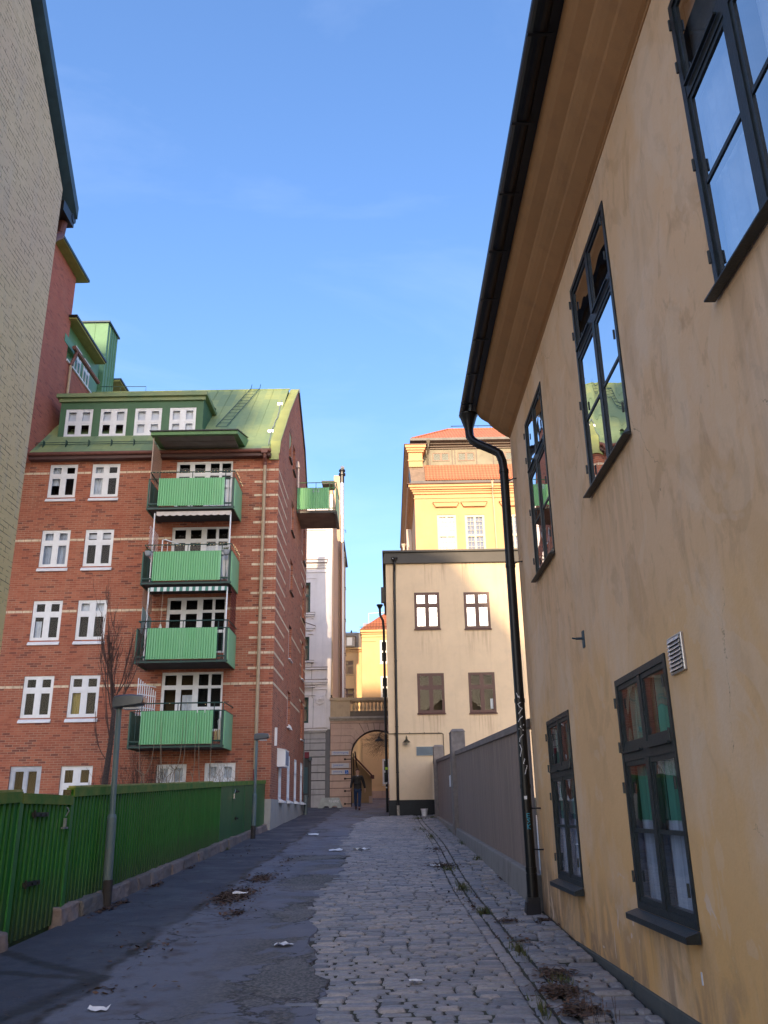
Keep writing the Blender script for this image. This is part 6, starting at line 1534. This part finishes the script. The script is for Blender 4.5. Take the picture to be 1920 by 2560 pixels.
for k in range(9):
    x = -7.3+k*.24+rg.uniform(-.1, .1); z = 1.25+rg.uniform(-.15, .15); s = rg.uniform(-.25, .25)
    m.tube([(x-s*1.6, 26.3, z+.10), (x-s*.5, 26.3, z-.05), (x, 26.25, z+.02), (x+s*.6, 26.2, z+.35), (x+s*.9, 26.1, z+.9), (x+s, 26.0, z+1.5+rg.uniform(-.2, .5))], [.010, .010, .009, .008, .006, .003], 5)
    m.tube([(x-s*.5, 26.3, z-.05), (x-s*.7+.05, 26.4, -.4)], .012, 5)
m.build('stems', bark_pale, t_)
for nm, (cx0, cy0, cz0, n, sp_, lab, mt) in enumerate(((-7.35, 27.3, -.5, 90, (1.0, 2.4), 'dense dark leafless bush against the brick wall right of the slender tree', twig_m), (-4.9, 27.2, -.5, 46, (.9, 1.9), 'bare whitish bush in front of the right basement window', bark_pale), (-8.5, 27.4, -.5, 34, (.7, 2.0), 'low dark leafless bush against the brick wall left of the slender tree', twig_m))):
    t_ = thing('bare_bush', lab, 'bush', (cx0, cy0, cz0), 'leafless bushes behind the green fence')
    m = MB(); rg = random.Random(nm)
    for k in range(n):
        x = cx0+rg.uniform(-sp_[0], sp_[0])*.75; h = rg.uniform(.5, 1)*sp_[1]+.3
        p = Vector((cx0+(x-cx0)*.5, cy0+rg.uniform(-.2, .2), cz0)); pts = [p]
        for q in range(6): p = p+Vector((rg.gauss((x-cx0)*.12, .07), rg.gauss(0, .05), h/6)); pts.append(p)
        m.tube(pts, [.009, .008, .007, .006, .005, .004, .003], 4, caps=False)
        for q in range(2, 6): m.tube([pts[q], pts[q]+Vector((rg.gauss(0, .13), rg.gauss(0, .1), rg.uniform(.05, .25)))], .0035, 3, caps=False)
    m.build('twigs', mt, t_)
t_ = thing('courtyard_tree', 'leafless tree with fine twigs seen through the top of the archway', 'tree', (.4, 54, .6))
m = MB(); m.tube([(.9, 54, .6), (.8, 54, 3.0), (.5, 54, 4.0)], [.12, .1, .05], 8); m.build('trunk', bark_m, t_)
m = MB(); rg = random.Random(9)
for k in range(26): grow(m, Vector((.6+rg.uniform(-.4, .2), 54, 4.4+rg.uniform(-.3, .3))), Vector((-rg.uniform(.2, 1), rg.gauss(0, .4), rg.uniform(-.5, .2))), .013, rg.uniform(.5, .9), 1, rg, 0.0, .6, 3, (2, 3), 4)
m.build('crown', mat('lit_twigs', (.16, .11, .06), .9), t_)

# ------------------------------------------------------------------ concrete barrier, bucket
t_ = thing('concrete_barrier', 'low pale concrete road barrier with white scribbles at the foot of the white house', 'barrier', (-2.95, 45.35, ground(45.35)))
m = MB(); zb = ground(45.3)
poly = [(-3.58, 0), (-3.40, .50), (-2.52, .50), (-2.33, 0), (-2.58, 0), (-2.63, .10), (-2.84, .10), (-2.90, 0), (-3.0, 0), (-3.05, .10), (-3.26, .10), (-3.31, 0)]
i = len(m.v)
m.prism(poly, lambda a, b, d: (a, 45.3+d*(1-.75*b), zb+b), -.22, .22)
m.build('body', mat('pale_concrete', (.42, .45, .43), .9, .25, 5, bump=.4), t_, bevel=.012)
m = MB(); FBr = lambda a, d, z: (a, 45.3-.22*(1-.75*(z-zb))-d, z)
def ln(*p): scribble(m, [(-2.62-.0+a, zb+b) for a, b in p], .018, FBr, .006)
ln((-.42, .37), (-.34, .38), (-.39, .28)); ln((-.26, .37), (-.31, .33), (-.27, .30), (-.31, .27)); ln((-.22, .32), (-.17, .36), (-.20, .28), (-.15, .29)); ln((-.13, .26), (-.11, .38), (-.08, .30), (-.05, .39), (-.04, .27)); ln((.02, .38), (-.01, .33), (.03, .33), (.0, .28)); ln((.09, .37), (.05, .33), (.08, .27), (.03, .25))
m.build('scribbles', grafw, t_)
t_ = thing('white_bucket', 'white plastic bucket standing on the cobbles before the beige house', 'bucket', (1.38, 35.3, ground(35.3)))
m = MB(); z = ground(35.3)+.005
m.lathe([(.095, 0), (.10, .005), (.128, .25), (.14, .25), (.14, .275), (.128, .275), (.12, .27), (.098, .03)], (1.38, 35.3, z), 24); m.build('body', plas_w, t_, smooth=False)
m = MB(); m.tube([(1.38-.14, 35.3, z+.25)]+[(1.38-.14*math.cos(math.pi*k/8), 35.3-.02-.10*math.sin(math.pi*k/8), z+.25-.08*math.sin(math.pi*k/8)) for k in range(1, 8)]+[(1.38+.14, 35.3, z+.25)], .004, 5); m.build('handle', alu_m, t_)

# ------------------------------------------------------------------ litter, leaves, weeds
def paper(x, y, s, label, i):
    rg = random.Random(i+50); m = MB(); n = 4; gz = ground(y)+.022
    P_ = {}
    for a in range(n+1):
        for b in range(n+1): P_[a, b] = (x+(a/n-.5)*s*1.5+rg.uniform(-.1, .1)*s, y+(b/n-.5)*s*1.1+rg.uniform(-.15, .15)*s, gz+abs(rg.gauss(0, .10))*s+.0413*((b/n-.5)*s))
    for a in range(n):
        for b in range(n):
            if (a, b) in ((0, 0), (n-1, n-1)) and i % 2: continue
            m.quad(P_[a, b], P_[a+1, b], P_[a+1, b+1], P_[a, b+1])
    o = m.build('paper_scrap', paper_m); recenter(o); tag(o, label, 'paper scrap', 'paper scraps on the ground')
pl = [(-1.06, 9.31, .12, 'torn white paper scrap alone on the asphalt, left of the cobbles'), (-.66, 20.2, .22, 'white paper strip where the asphalt meets the cobbles, right one of two'),
      (-1.20, 20.1, .20, 'white paper strip near the cobbles, left one of two'), (-2.15, 25.3, .25, 'white paper scrap on the asphalt near the farther street lamp'), 
      (-2.14, 13.15, .14, 'crumpled white paper lying in the dead leaves on the asphalt'), (-2.13, 6.98, .10, 'flattened pale paper nearest the viewer on the asphalt'),
      (.19, 7.7, .07, 'small white scrap lying in the middle of the cobbles'), (.81, 16.5, .12, 'white scrap on the dead leaves beside the gutter stones')]
for i, p in enumerate(pl): paper(*p, i)
def leaves(name, spots, label, mt, s=.035, cat='leaves', up_=False):
    m = MB(); rg = random.Random(len(name)+len(spots))
    for (x, y, rx, ry, n) in spots:
        for k in range(n):
            a = rg.uniform(0, 6.28); rr_ = abs(rg.gauss(0, .5)); px, py = x+math.cos(a)*rr_*rx, y+math.sin(a)*rr_*ry
            if up_:
                h = rg.uniform(.03, .11); q = Vector((px, py, ground(py)-.01)); d = Vector((rg.gauss(0, .35), rg.gauss(0, .35), 1)).normalized(); w = Vector((math.cos(a), math.sin(a), 0))*.005
                m.quad(q-w, q+w, q+d*h*.6+w*.7, q+d*h); continue
            L = rg.uniform(.6, 1.4)*s; t = rg.uniform(0, 6.28); u = Vector((math.cos(t), math.sin(t), rg.gauss(0, .22)))*L; v = Vector((-math.sin(t), math.cos(t), rg.gauss(0, .22)))*L*.5
            c = Vector((px, py, ground(py)+.02+rg.uniform(0, .010)))
            m.quad(c-u, c-v, c+u, c+v)
    o = m.build(name, mt); tag(o, label, cat); o['kind'] = 'stuff'; return o
leaves('dead_leaves', [(-2.2, 13.0, .30, 1.0, 2600), (-2.1, 15.0, .26, .9, 800), (-1.9, 11.4, .2, .6, 160), (-2.4, 9.4, .7, 1.5, 70), (-2.2, 7.6, .7, .8, 40), (-3.65, 11.9, .14, .5, 130), (-3.65, 14.4, .12, .6, 120), (-3.68, 17, .1, .8, 80), (-2.0, 18, .5, 2.5, 90),
                       (-3.6, 12.5, .1, .3, 120), (-3.2, 20.5, .6, 3, 60)],
       'brown dead leaves drifted on the asphalt and along the green fence', leaf_m, .028)
leaves('cobble_leaves', [(1.28, 7.3, .20, .30, 700), (1.3, 6.75, .16, .2, 500), (1.34, 7.9, .2, .35, 300), (1.72, 10.45, .10, .3, 200), (1.3, 10.5, .2, .15, 140), (.95, 16.6, .35, .6, 380), (1.0, 20.0, .3, 1.5, 150), (1.3, 9.3, .3, .8, 60), (1.0, 12, .5, 2, 100), (1.72, 14.5, .05, 1.5, 60)],
       'reddish brown dead leaves and stalks caught in the gutter cobbles', leaf_m, .026)
leaves('weeds', [(1.13, 11.2, .08, .12, 170), (1.05, 13.5, .1, .8, 200), (1.2, 8.9, .06, .5, 130), (1.35, 7.6, .1, .3, 90), (1.70, 17.6, .10, .5, 260), (1.70, 21.5, .08, 1.8, 200), (1.72, 26, .06, 3, 150), (.9, 27, .3, 3, 160), (1.62, 33.8, .2, .9, 420), (1.1, 33.5, .4, 1.0, 150), (1.0, 16, .2, 1.2, 150), (-3.72, 20.9, .06, .25, 90), (1.1, 24, .15, 3, 150), (1.05, 6.8, .06, .6, 80)],
       'small green weeds growing between the cobbles along the wall foot', grass_m, cat='weeds', up_=True)
m = MB(); rg = random.Random(8)
for k in range(16):
    q = Vector((1.40+rg.uniform(-.12, .12), 6.55+rg.uniform(-.1, .1), ground(6.5))); m.tube([q, q+Vector((rg.gauss(0, .03), rg.gauss(0, .03), rg.uniform(.08, .2)))], .0025, 3, caps=False)
o = m.build('dry_stalks', leaf_m); tag(o, 'thin dry stalks standing out of the gutter leaves', 'stalks'); o['kind'] = 'stuff'

# ------------------------------------------------------------------ the walking man
def skin_mesh(name, joints, edges, radii, mt, parent, sub=2):
    me = bpy.data.meshes.new(name); off = OFF[parent.name]
    me.from_pydata([tuple(Vector(j)) for j in joints], edges, [])
    ob = bpy.data.objects.new(name, me); C.objects.link(ob)
    md = ob.modifiers.new('skin', 'SKIN'); md.use_smooth_shade = True; md.branch_smoothing = .3
    if not me.skin_vertices: me.skin_vertices.new()
    for i, r_ in enumerate(radii):
        me.skin_vertices[0].data[i].radius = r_ if isinstance(r_, tuple) else (r_, r_)
    me.skin_vertices[0].data[0].use_root = True
    s2 = ob.modifiers.new('s', 'SUBSURF'); s2.levels = sub; s2.render_levels = sub
    dg = bpy.context.evaluated_depsgraph_get(); nm = bpy.data.meshes.new_from_object(ob.evaluated_get(dg)); bpy.data.objects.remove(ob)
    nm.materials.clear(); nm.materials.append(mt)
    for p in nm.polygons: p.use_smooth = True
    o = bpy.data.objects.new(name, nm); C.objects.link(o); o.parent = parent; OFF[o.name] = off; return o
PX, PY = -1.46, 42.0; PZ = ground(42.0)+.012
man = thing('person', 'man in dark jacket and blue jeans walking towards the viewer before the archway', 'person', (PX, PY, PZ))
k = 1.04
def J(x, y, z): return (x*k, y*k, z*k)
# local: facing -Y (towards the camera); his right is -X in the picture
body_j = [J(0, 0, .95), J(0, 0, 1.12), J(0, 0, 1.35), J(0, .01, 1.50), J(0, -.005, 1.575), J(0, -.01, 1.66), J(0, -.005, 1.73),
          J(-.17, 0, 1.44), J(-.26, .02, 1.17), J(-.31, -.04, .92), J(-.315, -.07, .84),
          J(.17, 0, 1.44), J(.26, .04, 1.16), J(.33, .02, .90), J(.34, 0.0, .82),
          J(-.10, 0, .92), J(-.10, .10, .52), J(-.10, .34, .14), J(.09, 0, .92), J(.08, -.12, .50), J(.07, -.20, .09)]
body_e = [(0,1),(1,2),(2,3),(3,4),(4,5),(5,6),(2,7),(7,8),(8,9),(9,10),(2,11),(11,12),(12,13),(13,14),(0,15),(15,16),(16,17),(0,18),(18,19),(19,20)]
body_r = [.11, .11, .12, .055, .065, .085, .065, .055, .042, .03, .034, .055, .042, .03, .034, .08, .055, .04, .08, .055, .04]
skin_mesh('body', body_j, body_e, body_r, skin_m, man)
jk = [J(0, 0, .98), J(0, 0, 1.12), J(0, 0, 1.30), J(0, .01, 1.44), J(-.18, .0, 1.44), J(-.265, .02, 1.17), J(-.31, -.035, .94), J(.18, 0, 1.44), J(.27, .04, 1.16), J(.33, .02, .92), J(0, 0, .84)]
skin_mesh('jacket', jk, [(0,1),(1,2),(2,3),(3,4),(4,5),(5,6),(3,7),(7,8),(8,9),(0,10)], [(.19, .13), (.185, .13), (.19, .135), (.13, .10), .085, .072, .052, .085, .072, .052, (.19, .125)], jacket_m, man)
skin_mesh('jeans', [J(0, 0, .90), J(-.10, 0, .84), J(-.105, .10, .50), J(-.10, .30, .12), J(.09, 0, .84), J(.085, -.12, .50), J(.075, -.19, .10)], [(0,1),(1,2),(2,3),(0,4),(4,5),(5,6)], [(.15, .11), .105, .08, .062, .105, .08, .062], jean_m, man)
for (sx, sy, sz, pit) in ((-.10, .33, .09, .6), (.075, -.22, .03, 0)):
    m = MB(); c = Vector(J(sx, sy, sz)); 
    pts = [Vector((0, .09, .03)), Vector((0, .03, .035)), Vector((0, -.06, .02)), Vector((0, -.15, .0))]
    rot = Matrix.Rotation(-pit, 3, 'X'); m.tube([c+rot @ p for p in pts], [.045, .052, .05, .032], 10)
    m.tube([c+rot @ Vector((0, .08, .0)), c+rot @ Vector((0, -.14, -.015))], .034, 8)
    o = MB(); o.v = [(v[0]+PX, v[1]+PY, v[2]+PZ) for v in m.v]; o.f = m.f; o.mi = m.mi; o.build('shoe', shoe_m, man, smooth=True)
def local(m, name, mt, smooth=True):
    o = MB(); o.v = [(v[0]+PX, v[1]+PY, v[2]+PZ) for v in m.v]; o.f = m.f; o.mi = m.mi; return o.build(name, mt, man, smooth=smooth)
m = MB()     # hair cap
hc = Vector(J(0, .012, 1.70))
for i in range(7):
    t0, t1 = math.pi*.58*i/7, math.pi*.58*(i+1)/7
    for q in range(14):
        a0, a1 = 2*math.pi*q/14, 2*math.pi*(q+1)/14
        f = lambda t, a: tuple(hc+Vector((.092*math.sin(t)*math.cos(a), .105*math.sin(t)*math.sin(a)+(.012 if t > 1 else 0), .105*math.cos(t)+(.05*max(0, -math.sin(a))*max(0, t-.7)))))
        m.quad(f(t0, a0), f(t1, a0), f(t1, a1), f(t0, a1))
local(m, 'hair', hair_m)
m = MB(); m.hull8([J(-.014, -.115, 1.625), J(.014, -.115, 1.625), J(.010, -.08, 1.63), J(-.010, -.08, 1.63), J(-.006, -.10, 1.675), J(.006, -.10, 1.675), J(.005, -.07, 1.68), J(-.005, -.07, 1.68)]); local(m, 'nose', skin_m, False)
m = MB()
for x in (-.032, .032): m.lathe([(.003, -.008), (.010, 0), (.003, .008)], J(x, -.088, 1.675), 8)
local(m, 'eyes', mat('dark_eye', (.02, .015, .015), .3))
m = MB(); m.tube([J(-.035, -.092, 1.700), J(-.015, -.098, 1.703)], .005, 5); m.tube([J(.015, -.098, 1.703), J(.035, -.092, 1.700)], .005, 5); local(m, 'eyebrows', hair_m)
m = MB(); m.tube([J(-.022, -.090, 1.600), J(0, -.098, 1.598), J(.022, -.090, 1.600)], .006, 5); local(m, 'mouth', mat('lips', (.25, .09, .08), .6))
m = MB()
for s in (-1, 1): m.hull8([J(s*.083, -.01, 1.63), J(s*.098, .0, 1.63), J(s*.098, .02, 1.63), J(s*.083, .02, 1.63), J(s*.083, -.01, 1.69), J(s*.102, .0, 1.69), J(s*.102, .025, 1.69), J(s*.083, .02, 1.69)])
local(m, 'ears', skin_m, False)
m = MB()    # fingers and thumbs
for s, hx, hy, hz_ in ((-1, -.315, -.075, .835), (1, .34, -.005, .815)):
    for q in range(4):
        a = -.03+q*.020; L = (.060, .072, .068, .052)[q]
        m.tube([J(hx+s*.004, hy+a, hz_-.015), J(hx+s*.002, hy+a-.004, hz_-.015-L*.55), J(hx-s*.016, hy+a-.008, hz_-.015-L)], [.0095, .009, .007], 6)
    m.tube([J(hx-s*.012, hy-.03, hz_+.01), J(hx-s*.025, hy-.05, hz_-.02), J(hx-s*.022, hy-.055, hz_-.045)], [.011, .010, .008], 6)
local(m, 'fingers', skin_m)
m = MB()
m.prism([(-.05, 1.48), (0, 1.36), (.05, 1.48), (.03, 1.52), (-.03, 1.52)], lambda a, b, d: J(a, -.095+(b-1.36)*.25+d, b), 0, .01); local(m, 'shirt_collar', mat('pale_shirt', (.4, .38, .38), .8), False)
m = MB(); m.tube([J(0, -.138, 1.34), J(0, -.14, 1.12), J(0, -.138, .88)], .006, 5)
for s in (-1, 1): m.tube([J(s*.05, -.09, 1.49), J(s*.07, -.12, 1.42), J(s*.02, -.138, 1.34)], .014, 6)
local(m, 'jacket_front', mat('jacket_trim', (.03, .022, .02), .8))
